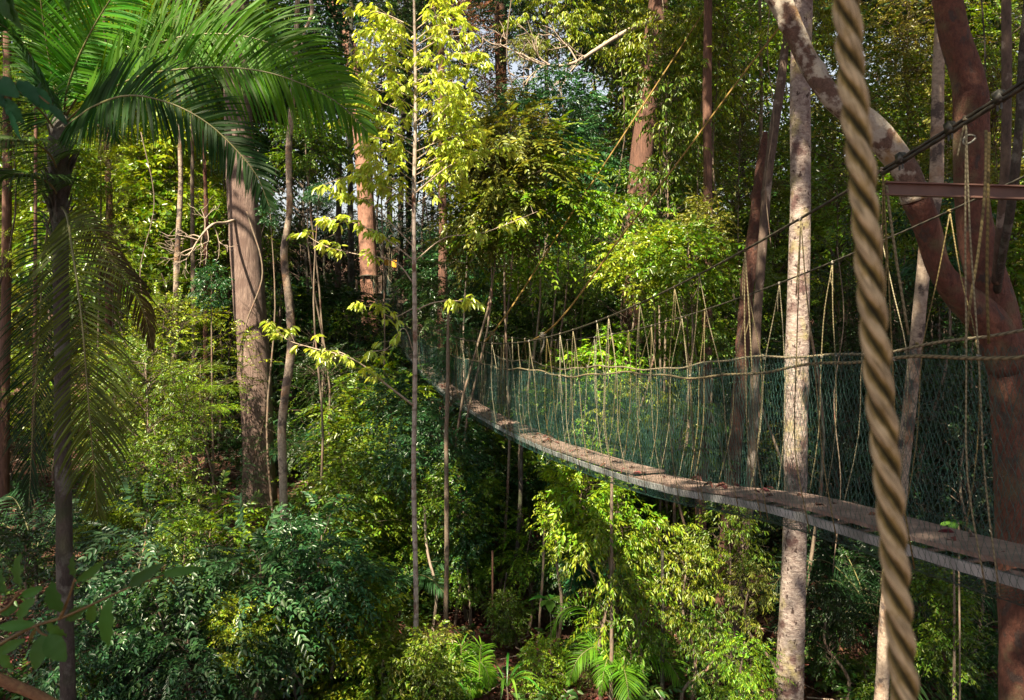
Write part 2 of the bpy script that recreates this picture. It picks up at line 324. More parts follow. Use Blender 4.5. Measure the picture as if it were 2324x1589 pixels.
def jitcol(c, s=.18):
    k = 1+random.uniform(-s, s); return tuple(max(.002, x*k*(1+random.uniform(-s, s)*.4)) for x in c)
def add_tree(px, py, Y, r, kind, col, label, group=None, name='leafy_tree', cat='tree', bark=None, tr=.026, wide=1.0, base=None, var=None):
    """tree whose crown centre is seen at (px,py); r = crown radius in metres"""
    c = P(px, py, Y); sc = r/1.5
    bx, by = (c[0]+random.uniform(-.3, .3), c[1]+random.uniform(-.2, .3)); bz = float(gz(bx, by))-.05
    e = empty(name, (bx, by, bz), label, cat, group)
    me, br = LIB[kind][(var if var is not None else random.randrange(99)) % len(LIB[kind])]
    rel = c-np.array([bx, by, bz]); rot = random.uniform(0, 6.28)
    h = rel[2]+r*.6
    mb = MB(); k1 = random.uniform(-.3, .3)*max(1, rel[2]*.2)
    tube(mb, [(0, 0, -.3), (rel[0]*.3+k1, rel[1]*.3, h*.35), (rel[0]*.8-k1*.5, rel[1]*.8, h*.7), (rel[0], rel[1], h)], [tr*1.5, tr*1.1, tr*.8, tr*.3], 7, 4, noise=.05)
    link('trunk', mb.mesh('trunk', bark or M_stem), e)
    for nm, m_ in (('crown', me), ('branches', br)):
        o = link(nm, m_, e, tuple(rel), jitcol(col)); o.rotation_euler = (random.uniform(-.12, .12), random.uniform(-.12, .12), rot)
        o.scale = (sc*wide, sc*wide, sc*random.uniform(.9, 1.1))
    return e
# ---------------------------------------------------------------- tall trees: trunks + overhead crowns
SUNLIT = []          # openings cut into the crowns to let sun onto chosen spots: (point, radius)
def lit(px, py, Y, r): SUNLIT.append((P(px, py, Y), r))
lit(560, 1230, 14, .5); lit(300, 1180, 15, .5); lit(450, 1400, 12, .35); lit(700, 1450, 12.5, .5); lit(180, 1400, 12, .3)
lit(950, 180, 13, 2.2); lit(960, 40, 13, 1.5); lit(980, 360, 13, 1.3); lit(760, 800, 12.6, .7); lit(640, 760, 12.8, .5); lit(1040, 690, 13, .5); lit(760, 530, 13, .8)
lit(1140, 510, 13.5, 1.0); lit(1230, 450, 15, 1.0); lit(1190, 1010, 13, .9); lit(1130, 940, 15, .6); lit(1390, 850, 17, 1.2)
lit(1330, 1140, 13, 1.0); lit(1470, 1260, 13, 1.1); lit(1350, 1190, 12, .7); lit(1530, 1380, 13, .8); lit(1400, 1530, 13, .8); lit(1070, 1560, 13, .6)
lit(120, 520, 26, 3.0); lit(330, 400, 28, 2.6); lit(80, 620, 24, 1.5); lit(420, 900, 19, 1.2); lit(300, 480, 24, 1.2)
lit(1440, 520, 20, 1.3); lit(1560, 200, 22, 1.4); lit(1280, 70, 22, 1.0); lit(1400, 110, 20, 1.0); lit(1570, 560, 16, 1.0); lit(2200, 150, 24, 1.5); lit(2060, 200, 26, 2.0)
lit(565, 700, 23.5, 2.2); lit(838, 520, 40.5, 3); lit(590, 1000, 23.5, 1.8); lit(580, 860, 23.5, 1.8); lit(700, 1080, 18, 1.0); lit(640, 1180, 17, .8); lit(800, 1400, 14.5, .9); lit(500, 90, 6.2, .8); lit(700, 190, 6.5, .6); lit(1810, 900, 11.5, .7); lit(1810, 650, 11.5, .5); lit(1950, 1000, 9, .3)
lit(800, 1060, 26, 1.5); lit(1700, 1500, 12, .6); lit(250, 80, 6, .9); lit(130, 90, 6, .6); lit(420, 110, 5.8, .8)
def carve(p, rnd=None):
    k = np.ones(len(p), bool)
    if rnd is None: rnd = 1.0
    for c, r in SUNLIT:
        d = p-c; t = d @ SD; dist = np.linalg.norm(d-t[:, None]*SD, axis=1); k &= ~((dist < r*rnd) & (t > 4))
    return k
def canopy_crown(e, top, rad, seed, n=6500, col=(.04, .08, .015)):
    rng = np.random.default_rng(seed); n = int(n*1.05)
    m_ = 48; cl = nrm(rng.normal(size=(m_, 3)))*rng.uniform(.3, 1, (m_, 1))**.5*np.array([rad, rad, rad*.42])
    k = rng.integers(0, m_, n); o = cl[k]+rng.normal(size=(n, 3))*np.array([.62, .62, .35])
    w = o+np.array(top); kp = carve(w, rng.uniform(.55, 1.35, m_)[k])
    # never droop into the camera's view near the walkway
    kp &= ~((w[:, 2] < .36*w[:, 1]+.8) & (w[:, 1] < 34) & (w[:, 1] > -1))
    o = o[kp]; a = nrm(rng.normal(size=(len(o), 3))*np.array([1, 1, .5])); nn = nrm(rng.normal(size=(len(o), 3))*.5+Z)
    org = np.array(e.location)
    mb = MB(); leaves(mb, o+np.array(top)-org, a, nn, rng.uniform(.16, .34, len(o)), .28, .1)
    bb = MB(); 
    for c in cl:
        if carve((c+np.array(top))[None])[0]:
            tube(bb, [np.array(top)-org-Z*rad*.4, c*.5+np.array(top)-org-Z*.2, c+np.array(top)-org], [.12, .06, .02], 5, 3, cap=False)
    link('crown', mb.mesh('crown', M_leaf), e, None, jitcol(col)); link('branches', bb.mesh('branches', M_darkg), e)
def tall_tree(name, pts, mat, label, top=None, crad=5, seed=0, noise=.05, lumps=0, sides=16, group=None, flare=1.0, limbs=(), n=6500, cat='tree', toground=True, sub=7):
    """pts: (px, py, Y, width px) from the top down"""
    w = [P(a, b, c) for a, b, c, d in pts]; r = [d/2/F*c for a, b, c, d in pts]
    if toground:
        l, pr = w[-1], w[-2]; d = (l-pr)/max(pr[2]-l[2], .01); zg = float(gz(l[0], l[1]))
        if l[2] > zg: w.append(l+d*(l[2]-zg+.3)*.5+np.array([0, 0, 0])); w[-1][2] = zg-.3; r.append(r[-1]*(1.15+.3*(flare-1)))
        else: zg = l[2]
    base = w[-1]
    if top is not None:
        w.insert(0, np.array(top, float)); r.insert(0, r[0]*.6)
    e = empty(name, tuple(base), label, cat, group)
    mb = MB(); tube(mb, w[::-1], r[::-1], sides, sub, noise, lumps=lumps, seed=seed)
    link('trunk', mb.mesh('trunk', mat, origin=base), e)
    for lp in limbs:
        ww = [P(a, b, c) for a, b, c, d in lp]; rr = [d/2/F*c for a, b, c, d in lp]
        mb = MB(); tube(mb, ww, rr, 12, 6, noise, seed=seed+5); link('limb', mb.mesh('limb', mat, origin=base), e)
    if top is not None and crad: canopy_crown(e, top, crad, seed+50, n)
    return e
def X(px, Y): return (px-1162)/F*Y
tall_tree('furrowed_tree', [(538, 150, 24, 60), (541, 300, 24, 62), (552, 480, 24, 68), (566, 700, 24, 69), (580, 900, 24, 70), (587, 1060, 24, 72)], M_grey,
          'thick furrowed greyish purple trunk standing alone left of the bridge', (-8.6, 24, 15), 6.5, 1, .035, 5, 24, flare=1.1)
tall_tree('curving_tree', [(662, 250, 15, 13), (655, 330, 15, 14), (657, 480, 15, 15), (645, 580, 15, 17), (655, 680, 15, 18), (662, 780, 15, 20), (650, 880, 15, 20), (640, 960, 15, 19), (643, 1100, 15, 19), (648, 1250, 15, 21), (652, 1400, 15, 21)], M_mottle,
          'slender winding mottled trunk just right of the thick furrowed trunk', (-4.0, 15, 12), 3.6, 2, .07, 4, 10, n=2500)
tall_tree('reddish_tree', [(735, -60, 41, 26), (762, 20, 41, 30), (790, 90, 41, 31), (808, 190, 41, 33), (822, 330, 41, 37), (831, 480, 41, 39), (838, 650, 41, 41), (845, 850, 41, 41), (848, 1000, 41, 42)], M_pink,
          'thick reddish trunk with a dark band round it at the far end of the bridge', (-11, 41, 23), 7.5, 3, .04, 2, 18)
tall_tree('pale_tree', [(1822, -40, 11.5, 44), (1816, 200, 11.5, 46), (1817, 450, 11.5, 46), (1812, 700, 11.5, 49), (1808, 900, 11.5, 52), (1805, 1150, 11.5, 52), (1800, 1320, 11.5, 56), (1790, 1560, 11.5, 62)], M_pale,
          'straight pale trunk with purplish blotches behind the bridge netting', (4.4, 11.7, 13), 5, 5, .03, 6, 24)
tall_tree('dark_trunk_tree', [(1498, -30, 25, 44), (1488, 60, 25, 46), (1470, 200, 25, 48), (1458, 330, 25, 50), (1448, 450, 25, 52), (1440, 620, 25, 55)], M_brown,
          'thick brown trunk high in the middle holding the crooked bare branch', (5.6, 25, 17), 7, 6, .04)
tall_tree('knobbly_tree', [(1738, 300, 14.2, 10), (1733, 340, 14.2, 18), (1722, 430, 14.2, 26), (1708, 550, 14.2, 28), (1694, 660, 14.2, 28), (1684, 800, 14.2, 29), (1674, 950, 14.2, 29), (1662, 1120, 14.2, 32), (1650, 1300, 14.2, 42)], M_rust,
          'knobbly rusty red trunk broken off at the top left of the pale trunk', None, 0, 7, .10, 60, 24, flare=1.3)
tall_tree('leaning_grey_tree', [(1790, 40, 13.9, 16), (1770, 200, 13.9, 20), (1745, 380, 13.9, 20), (1730, 560, 13.9, 20), (1718, 720, 13.8, 20), (1712, 900, 13.7, 20), (1704, 1080, 13.6, 22), (1690, 1240, 13.6, 23), (1655, 1500, 13.6, 30)], M_darkg,
          'dark greyish trunk slanting against the knobbly red trunk', (5.6, 14.2, 14), 4.5, 8, .05, 5, 14)
tall_tree('slim_brown_tree', [(1607, -30, 18, 19), (1605, 200, 18, 20), (1606, 500, 18, 21), (1603, 800, 18, 24), (1596, 1000, 18, 24), (1588, 1250, 18, 27), (1582, 1450, 18, 30)], M_brown,
          'slim straight brown trunk between the yellow guy ropes and the knobbly trunk', (4.5, 18, 15), 5, 9, .05, 3, 12)
tall_tree('forked_tree', [(2142, -40, 8.8, 56), (2165, 80, 8.8, 60), (2195, 180, 8.8, 66), (2203, 300, 8.8, 72), (2205, 420, 8.8, 68), (2222, 560, 8.8, 84), (2262, 700, 8.8, 92), (2295, 850, 8.8, 90), (2308, 1050, 8.8, 100), (2322, 1300, 8.8, 102), (2330, 1560, 8.8, 104)], M_red,
          'large reddish brown forked tree at the right edge of the picture', (5.2, 9, 12), 5, 10, .07, 16, 32,
          limbs=[[(2290, 830, 8.8, 90), (2240, 730, 8.7, 84), (2175, 670, 8.6, 66), (2130, 610, 8.5, 52), (2103, 520, 8.4, 60), (2075, 450, 8.3, 66)]])
e = tall_tree('patchy_bark_limb', [(1735, -60, 8.4, 46), (1768, 0, 8.4, 52), (1800, 70, 8.4, 48), (1838, 150, 8.4, 50), (1890, 225, 8.3, 52), (1960, 275, 8.3, 58), (2020, 340, 8.3, 62), (2058, 395, 8.3, 58), (2078, 455, 8.3, 62)], M_redpatch,
          'thick red limb with flaking white patches reaching up left from the forked tree', None, 0, 11, .06, 10, 22, cat='tree limb', toground=False, sub=8)
fk = [o for o in C.objects if o.name == 'forked_tree'][0]
for ch in list(e.children):
    ch.name = 'limb'; ch.parent = fk; ch.location = np.array(e.location)-np.array(fk.location); ch['label'] = 'red limb with flaking white patches reaching up to the left'
bpy.data.objects.remove(e)
tall_tree('mottled_tree', [(2136, -30, 10.5, 22), (2132, 100, 10.5, 24), (2128, 250, 10.5, 27), (2124, 420, 10.5, 29), (2100, 560, 10.5, 29), (2088, 700, 10.5, 29), (2072, 860, 10.5, 30), (2058, 980, 10.5, 28), (2040, 1150, 10.5, 28), (2012, 1380, 10.5, 28), (2002, 1560, 10.5, 30)], M_mottle,
          'pale mottled trunk with dark blotches left of the reddish forked tree', (7.5, 11, 12), 3.5, 12, .06, 6, 14, n=2500)
tall_tree('grey_stem_tree', [(2283, -30, 8, 20), (2284, 200, 8, 21), (2280, 400, 8, 20), (2268, 540, 8.2, 19), (2262, 640, 8.5, 22)], M_darkg,
          'thin grey stem rising beside the reddish forked tree on its right', (5.2, 8.4, 11), 2.5, 13, .04, 0, 10, n=1500, toground=False)
tall_tree('black_stem_tree', [(2322, 120, 7.5, 18), (2312, 300, 7.6, 20), (2295, 460, 7.8, 20), (2275, 580, 8.2, 18), (2262, 660, 8.6, 18)], M_dark,
          'dark thin stem at the top right corner leaning outward', (6.2, 7.6, 10), 2.5, 14, .05, 0, 8, n=1500, toground=False)
for k, (pts, mt, lb, cr) in enumerate([
    ([(407, 300, 22, 10), (410, 420, 22, 11), (403, 560, 22, 13), (398, 700, 22, 14)], M_mottle, 'thin banded grey trunk behind the dark drooping frond tip', 3),
    ([(244, 360, 24, 12), (250, 520, 24, 16), (248, 640, 24, 16), (246, 900, 24, 17)], M_red, 'pinkish trunk seen just right of the palm trunk', 4),
    ([(464, 350, 27, 8), (468, 480, 27, 10), (466, 700, 27, 12), (470, 900, 27, 12)], M_red, 'thin pink trunk between the banded trunk and the thick furrowed trunk', 3),
    ([(437, 300, 26, 8), (437, 500, 26, 9), (440, 700, 26, 11), (441, 1000, 26, 11)], M_stem, 'thin pale trunk below the crooked bare branch', 2.5),
    ([(770, 380, 33, 12), (768, 520, 33, 14), (766, 740, 33, 16)], M_darkg, 'straight bluish grey trunk left of the banded reddish trunk', 4),
    ([(795, 420, 36, 13), (797, 600, 36, 15), (798, 760, 36, 18)], M_dark, 'dark trunk close against the left of the banded reddish trunk', 4),
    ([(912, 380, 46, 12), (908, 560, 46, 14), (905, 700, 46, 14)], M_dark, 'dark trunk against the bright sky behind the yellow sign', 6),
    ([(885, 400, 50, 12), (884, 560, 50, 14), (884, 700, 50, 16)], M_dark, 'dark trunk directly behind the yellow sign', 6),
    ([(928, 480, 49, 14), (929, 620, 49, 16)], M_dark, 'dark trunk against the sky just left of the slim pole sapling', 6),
    ([(1135, 60, 34, 24), (1138, 200, 34, 26), (1140, 300, 34, 26)], M_brown, 'vine covered brown trunk behind the top of the yellow leaved sapling', 7),
    ([(1003, 380, 24, 18), (1006, 540, 24, 20), (1004, 720, 24, 22), (1006, 860, 24, 22)], M_brown, 'brown trunk standing right of the slim pole sapling', 5),
    ([(1122, 640, 30, 12), (1120, 720, 30, 15), (1120, 800, 30, 15)], M_brown, 'short glimpse of brown trunk above the white knot of the guy rope', 3),
    ([(1240, 560, 27, 9), (1240, 660, 27, 10), (1238, 760, 27, 11)], M_darkg, 'thin dark trunk between the two yellow guy ropes', 3),
    ([(1725, 50, 20, 7), (1728, 200, 20, 8), (1726, 330, 20, 8)], M_stem, 'very thin pale stem above the broken knobbly trunk', 2.5),
    ([(78, 900, 20, 9), (76, 1100, 20, 10), (80, 1250, 20, 11)], M_brown, 'thin brown trunk low at the left behind the dark frond', 2.5),
    ([(15, 600, 22, 20), (10, 900, 22, 22), (8, 1200, 22, 24)], M_brown, 'brown trunk at the very left edge behind the palm', 3.5),
    ([(700, -30, 19, 9), (708, 30, 19, 9), (690, 75, 19, 6), (684, 110, 19, 4)], M_twig, 'short pale hanging branch at the top above the palm frond', 0),
]):
    top = None
    if cr: top = tuple(P(pts[0][0]+random.uniform(-20, 20), 604-(13+pts[0][2]*.28)/pts[0][2]*F, pts[0][2]))
    tall_tree('hanging_branch' if k == 16 else 'slim_tree', pts, mt, lb, top, cr, 60+k*3, .06, 3, 10, n=int(900*max(cr, 1)), toground=(k != 16), cat='branch' if k == 16 else 'tree')
# unseen canopy trees added outside the frame towards the sun to shade the scene
for k, (x, y, z, r) in enumerate([(-13, 4, 13, 6), (-19, 13, 15, 7), (-6, -4, 12, 5.5), (2, -7, 12, 6), (-24, 24, 17, 7), (8, 0, 12.5, 5), (-12, -8, 15, 7), (14, 12, 14, 6), (18, 24, 17, 6.5), (-22, 30, 17, 7), (-13.5, 18, 14, 6), (-5.5, 6, 13, 5.5), (20, 16, 15, 7), (-22, 2, 14, 7), (10.5, 13, 13, 5), (5, 4, 13, 5.5), (-3, -7, 12, 5.5), (2, -1.5, 13, 4.6)]):
    gzz = float(gz(x, y)); e = empty('added_canopy_tree', (x, y, gzz), 'unseen tall tree added outside the view so its crown shades the walkway', 'tree', 'unseen canopy trees added to shade the walkway')
    mb = MB(); tube(mb, [(0, 0, -.3), (.2, .1, (z-gzz)*.5), (0, 0, z-gzz)], [.4, .3, .15], 10, 6, .05, seed=k)
    if not (abs(x) < .75*y and y > 0): link('trunk', mb.mesh('trunk', M_brown), e)
    else: link('trunk', mb.mesh('trunk', M_brown), e)
    canopy_crown(e, (x, y, z), r, 300+k, 6500)
# ---------------------------------------------------------------- the rope bridge
def bx(Y): return 3.89-.26*Y
def deckz(Y): return -(3.35-.00483*(Y-23)**2)+.11*np.exp(-((Y-6.3)/1.6)**2)
NV = nrm(np.array([1, .26, 0])); TV = nrm(np.array([-.26, 1, 0]))
def bp_(Y, side, up):            # point on the bridge: Y metres ahead, side metres to the far side, up above the deck
    return np.array([bx(Y), Y, deckz(Y)+up])+NV*side
def cabh(Y): return 1.62+.0033*np.abs(Y-15.5)**2.15*(1.35 if Y > 15.5 else 1)**0
def cab(Y, s):
    h = -.11*math.exp(-((Y-6.3)/1.6)**2)+min(1.60+.0071*(Y-15)**2, 2.55) if Y < 15 else 1.60+.0016*(Y-15)**2
    if s > 0: h -= .10*max(0, (15-Y)/11)*1.4-.05
    return h
br = empty('rope_bridge', (bx(12), 12, -7.3), 'long sagging rope and net walkway bridge curving away through the forest', 'bridge')
BO = np.array(br.location)
def bpart(name, mb, mat, parent=None, **k):
    o = link(name, mb.mesh(name, mat, origin=BO, **k), parent or br); return o
Ys = np.concatenate([np.arange(1.6, 20, .5), np.arange(20, 43.1, 1.0)])
Y0, Y1 = 1.6, 43.0
for s, nm in ((-1, 'support_cable'), (1, 'support_cable')):
    mb = MB(); tube(mb, [bp_(y, s*.44, cab(y, s)) for y in Ys], .0095 if s < 0 else .0075, 7, 2); bpart(nm, mb, M_cable)
def railz(Y, s): return 1.18+.03*math.sin(Y*1.7+s)-.11*math.exp(-((Y-6.3)/1.6)**2)+(.0 if s < 0 else .02+.13*max(0, min(1, (13-Y)/8)))
for s in (-1, 1):
    mb = MB(); pts = []
    for y in np.arange(Y0, Y1, .3): pts.append(bp_(y, s*(.39+.03*math.sin(y*2.1+s)), railz(y, s)+.012*math.sin(y*6+s)))
    tube(mb, pts, .0105, 7, 2); bpart('handrail_rope', mb, M_rail)
# ladders (aluminium side rails and rungs) carrying planks
for s in (-1, 1):
    y = Y0; k = 0
    while y < Y1:
        y2 = min(y+3.3, Y1); mb = MB(); pts = [bp_(t, s*.212+(.012 if k % 2 else 0), -.010-(.012 if k % 2 else 0)) for t in np.linspace(y, y2+.12, 8)]
        pts = np.array(pts); up = Z*.030; sd = NV*.013
        ring = np.stack([pts-sd-up, pts+sd-up, pts+sd+up, pts-sd+up], 1).reshape(-1, 3)
        i = np.arange(7)[:, None]; j = np.arange(4)[None]
        q = np.stack([i*4+j, i*4+(j+1) % 4, (i+1)*4+(j+1) % 4, (i+1)*4+j], -1).reshape(-1, 4)
        mb.add(ring, np.vstack([q, [[0, 3, 2, 1]], [[28, 29, 30, 31]]])); bpart('side_rail', mb, M_alu, smooth=False)
        y = y2; k += 1
mb = MB(); yy = np.arange(Y0, Y1, .28)
segs(mb, [bp_(t, -.205, -.045) for t in yy], [bp_(t, .205, -.045) for t in yy], .014, 6); o = bpart('rung', mb, M_alu); o['kind'] = 'stuff'
y = Y0; k = 0
while y < Y1:
    ln = random.uniform(2.3, 2.6); y2 = min(y+ln, Y1); mb = MB(); n = 9; tt = np.linspace(y-.12, y2+.04, n)
    lift = [(.012+.026*(1 if k % 2 else 0)+(.02*(1-i/(n-1))**3)) for i in range(n)]
    w = .195; sh = random.uniform(-.008, .008)
    ring = []
    for t, l in zip(tt, lift):
        a = bp_(t, -w+sh, l); b2 = bp_(t, w+sh, l); ring += [a, b2, b2+Z*.026, a+Z*.026]
    i = np.arange(n-1)[:, None]; j = np.arange(4)[None]
    q = np.stack([i*4+j, i*4+(j+1) % 4, (i+1)*4+(j+1) % 4, (i+1)*4+j], -1).reshape(-1, 4)
    mb.add(ring, np.vstack([q, [[0, 3, 2, 1]], [[4*n-4, 4*n-3, 4*n-2, 4*n-1]]])); bpart('plank', mb, M_plank, smooth=False); y = y2; k += 1
# netting on both sides and underneath
def netting(s, c=.048):
    A = []; B = []
    rows = 26
    ys = [Y0]
    while ys[-1] < Y1: ys.append(ys[-1]+c*(1 if ys[-1] < 14 else 1.25 if ys[-1] < 24 else 2)/ (1.03))
    ys = np.array(ys); nI = len(ys)
    # profile from rail down, outside the ladder and under it
    prof = [(.40, 1.20), (.41, .9), (.38, .55), (.33, .22), (.275, .0), (.255, -.10), (.12, -.16), (0, -.17)]
    pf = np.array(prof); ln = np.concatenate([[0], np.cumsum(np.hypot(*np.diff(pf, axis=0).T))]); 
    t = np.linspace(0, ln[-1], rows); pu = np.interp(t, ln, pf[:, 0]); pz = np.interp(t, ln, pf[:, 1])
    G = np.zeros((rows, nI, 3)); jit = np.random.default_rng(5+s)
    for j in range(rows):
        yj = ys+(c*.5 if j % 2 else 0)
        bow = .035*np.sin(yj*1.3+s*2)*math.sin(min(1, t[j]/1.2)*math.pi)
        side = s*(pu[j]+bow); zz = deckz(yj)+pz[j]-(.05*np.sin(yj*4.1)**2 if j == 0 else 0)*0
        pts = np.stack([bx(yj), yj, zz], -1)+NV*side[:, None]
        G[j] = pts+jit.normal(size=pts.shape)*.004
    for j in range(rows-1):
        a = G[j]; b_ = G[j+1]
        if j % 2 == 0: pr = [(a, b_), (a[1:], b_[:-1])]
        else: pr = [(a, b_), (a[:-1], b_[1:])]
        for u_, w_ in pr: A.append(u_[:len(w_)]); B.append(w_[:len(u_)])
    A = np.concatenate(A); B = np.concatenate(B); rr = np.interp(A[:, 1], [3, 8, 15, 40], [.0013, .0013, .0015, .0018])
    mb = MB(); segs(mb, A, B, rr, 3)
    o = bpart('net', mb, M_net); return o
netting(-1); netting(1)
# fallen leaves on the planks
g5 = np.random.default_rng(8); n5 = 150; y5 = g5.uniform(2.2, 30, n5)
p5 = np.array([bp_(a, g5.uniform(-.17, .17), .075) for a in y5]); mb = MB()
leaves(mb, p5, nrm(np.stack([g5.normal(size=n5), g5.normal(size=n5), g5.normal(size=n5)*.12], -1)), nrm(g5.normal(size=(n5, 3))*.3+Z), g5.uniform(.05, .12, n5), .25, .3, .4)
o = link('fallen_leaves', mb.mesh('fallen_leaves', M_litter, False)); setp(o, 'dead brown leaves lying on the planks of the bridge', 'fallen leaves', None, 'stuff')
# hangers
HY = list(np.arange(3.0, 20, .66))+list(np.arange(20.5, 42.5, 1.35))
gr = np.random.default_rng(21)
def knot(mb, p, r):
    for k in range(3):
        a = np.linspace(0, 2*math.pi, 9)[:-1]; c = p+np.array([gr.normal()*r*.3, gr.normal()*r*.3, (k-1)*r*.7])
        ring = [c+np.array([math.cos(t)*r, math.sin(t)*r, gr.normal()*r*.15]) for t in a]; tube(mb, ring+[ring[0]], r*.55, 5, 1, smooth_pts=False)
for s in (-1, 1):
    for h, y in enumerate(HY):
        y = y+gr.uniform(-.2, .2)+(.25 if s > 0 else 0); top = bp_(y, s*.44, cab(y, s)); r = (.0042 if y < 11 else .0044)*gr.uniform(.85, 1.2)
        dy = gr.uniform(.04, .30)*(1 if y < 20 else 1.6)
        mb = MB()
        for sg in (-1, 1):
            rl = bp_(y+sg*dy*gr.uniform(.6, 1.1), s*.405, railz(y, s)); bt = bp_(y+sg*dy*gr.uniform(.9, 1.2), s*.27, -.09)
            mid = (rl+bt)/2+NV*s*gr.uniform(.02, .07)
            tube(mb, [top+np.array([0, 0, -.01]), (top+rl)/2+gr.normal(size=3)*.008, rl, mid, bt], r, 6, 3)
        if gr.random() < .75:
            l = gr.uniform(.18, .55) if gr.random() < .8 else gr.uniform(.8, 1.25)
            tube(mb, [top, top+np.array([gr.normal()*.01, .02, -l*.5]), top+np.array([gr.normal()*.02, .03+gr.normal()*.02, -l])], r*1.05, 6, 3)
        hg = bpart('hanger_rope', mb, M_hang)
        for kp, kr in ((top, 2.1), (bp_(y-dy, s*.405, railz(y, s)), 1.7), (bp_(y+dy, s*.405, railz(y, s)), 1.7)):
            mb = MB(); knot(mb, kp, r*kr); bpart('knot', mb, M_rail, hg)
# clamps and thimble on the near cable
for (a, y) in ((0, 4.70), (1, 4.35), (2, 4.05)):
    mb = MB(); c = bp_(y, -.44, cab(y, -1)); d = nrm(bp_(y+.1, -.44, cab(y+.1, -1))-c)
    box(mb, c, d*.022, np.cross(d, Z)*.022, nrm(np.cross(np.cross(d, Z), d))*.03)
    segs(mb, [c+d*.012-Z*.02], [c+d*.012-Z*.065], .006, 6); segs(mb, [c-d*.012-Z*.02], [c-d*.012-Z*.065], .006, 6); bpart('cable_clamp', mb, M_cable)
mb = MB(); tube(mb, [bp_(y, -.44+.0, cab(y, -1)-.024+.0*y) for y in np.arange(3.2, 4.9, .15)], .012, 6, 2); bpart('doubled_cable_end', mb, M_cable)
mb = MB(); c = P(2195, 318, 4.45); th = np.linspace(0, 2*math.pi, 17)
tube(mb, [c+np.array([math.cos(t)*.034*(1+.35*math.cos(t)), 0, math.sin(t)*.024+.4*math.cos(t)*.034]) for t in th], .007, 6, 1, smooth_pts=False); bpart('cable_eye', mb, M_cable)
# spreader beam
b0, b1 = P(2008, 428, 4.78), P(2460, 442, 4.5)
mb = MB(); d = nrm(b1-b0); box(mb, (b0+b1)/2+Z*.036, (b1-b0)/2, np.cross(d, Z)*.045, Z*.004); box(mb, (b0+b1)/2-Z*.036, (b1-b0)/2, np.cross(d, Z)*.045, Z*.004); box(mb, (b0+b1)/2, (b1-b0)/2*.999, np.cross(d, Z)*.006-0*Z, Z*.0325)
o = link('steel_beam', mb.mesh('steel_beam', M_steel, False, origin=b0)); o.location = b0
setp(o, 'dark reddish brown horizontal steel beam crossing the right side high above the netting', 'beam')
# guy ropes
for pts, r, lb in (([(1100, 777, 15.6), (1118, 756, 15.4), (1268, 530, 16.3), (1550, 100, 18), (1640, -40, 18.6)], .017, 'left of the two yellow ropes slanting up from the bridge cable'),
                   ([(1196, 777, 13.6), (1232, 760, 13.2), (1415, 530, 13.2), (1550, 353, 13.2), (1683, 173, 13.2), (1817, 0, 13.2), (1850, -44, 13.2)], .015, 'right of the two yellow ropes slanting up, ending before the pale trunk')):
    w = [P(*t) for t in pts]; mb = MB(); tube(mb, w, r, 7, 6); o = link('guy_rope', mb.mesh('guy_rope', M_guy, origin=w[0])); o.location = w[0]
    setp(o, lb, 'rope', 'yellow guy ropes holding up the bridge')
    mb = MB(); knot(mb, w[1], .035); tube(mb, [w[1], w[1]-Z*.12+np.array([.02, 0, 0]), w[1]-Z*.3-np.array([.03, 0, 0])], .014, 6, 3)
    k = link('knot', mb.mesh('knot', M_rail, origin=w[0]), o)
# ropes hanging in front of the beam at the right, and thick foreground rope
for k, (pts, lb) in enumerate([([(2238, 296, 4.3), (2236, 420, 4.3), (2222, 560, 4.35), (2200, 700, 4.4), (2190, 790, 4.45)], 'greenish rope crossing in front of the steel beam, left one of the pair'),
                           ([(2245, 300, 4.2), (2242, 500, 4.2), (2240, 640, 4.25), (2244, 780, 4.3)], 'greenish rope crossing in front of the steel beam, right one of the pair'),
                           ([(2012, 420, 4.75), (2018, 470, 4.75), (2030, 560, 4.75), (2062, 760, 4.8)], 'greenish rope dropping from the left end of the steel beam')]):
    w = [P(*t) for t in pts]; mb = MB(); tube(mb, w, .0085, 6, 4); o = link('hanging_rope', mb.mesh('hanging_rope', M_hang, origin=w[0])); o.location = w[0]
    setp(o, lb, 'rope', 'loose ropes beside the steel beam')
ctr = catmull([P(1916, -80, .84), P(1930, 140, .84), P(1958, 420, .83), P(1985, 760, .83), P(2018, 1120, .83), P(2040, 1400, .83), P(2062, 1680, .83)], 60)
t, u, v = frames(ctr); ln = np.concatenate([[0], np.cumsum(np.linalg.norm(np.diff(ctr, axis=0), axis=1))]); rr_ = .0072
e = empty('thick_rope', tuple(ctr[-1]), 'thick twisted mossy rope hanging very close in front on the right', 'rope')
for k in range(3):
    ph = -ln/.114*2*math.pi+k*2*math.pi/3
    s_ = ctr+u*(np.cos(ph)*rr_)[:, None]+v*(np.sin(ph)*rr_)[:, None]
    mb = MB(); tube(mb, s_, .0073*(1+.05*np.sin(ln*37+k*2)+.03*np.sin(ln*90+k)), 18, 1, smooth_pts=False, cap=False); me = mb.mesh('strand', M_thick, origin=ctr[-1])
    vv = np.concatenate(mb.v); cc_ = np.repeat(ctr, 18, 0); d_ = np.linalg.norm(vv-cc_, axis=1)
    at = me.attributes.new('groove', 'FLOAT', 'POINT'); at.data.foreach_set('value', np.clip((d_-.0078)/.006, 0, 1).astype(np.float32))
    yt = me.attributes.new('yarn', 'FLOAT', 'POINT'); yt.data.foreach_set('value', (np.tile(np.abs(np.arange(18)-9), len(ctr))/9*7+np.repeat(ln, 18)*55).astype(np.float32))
    link('strand', me, e)
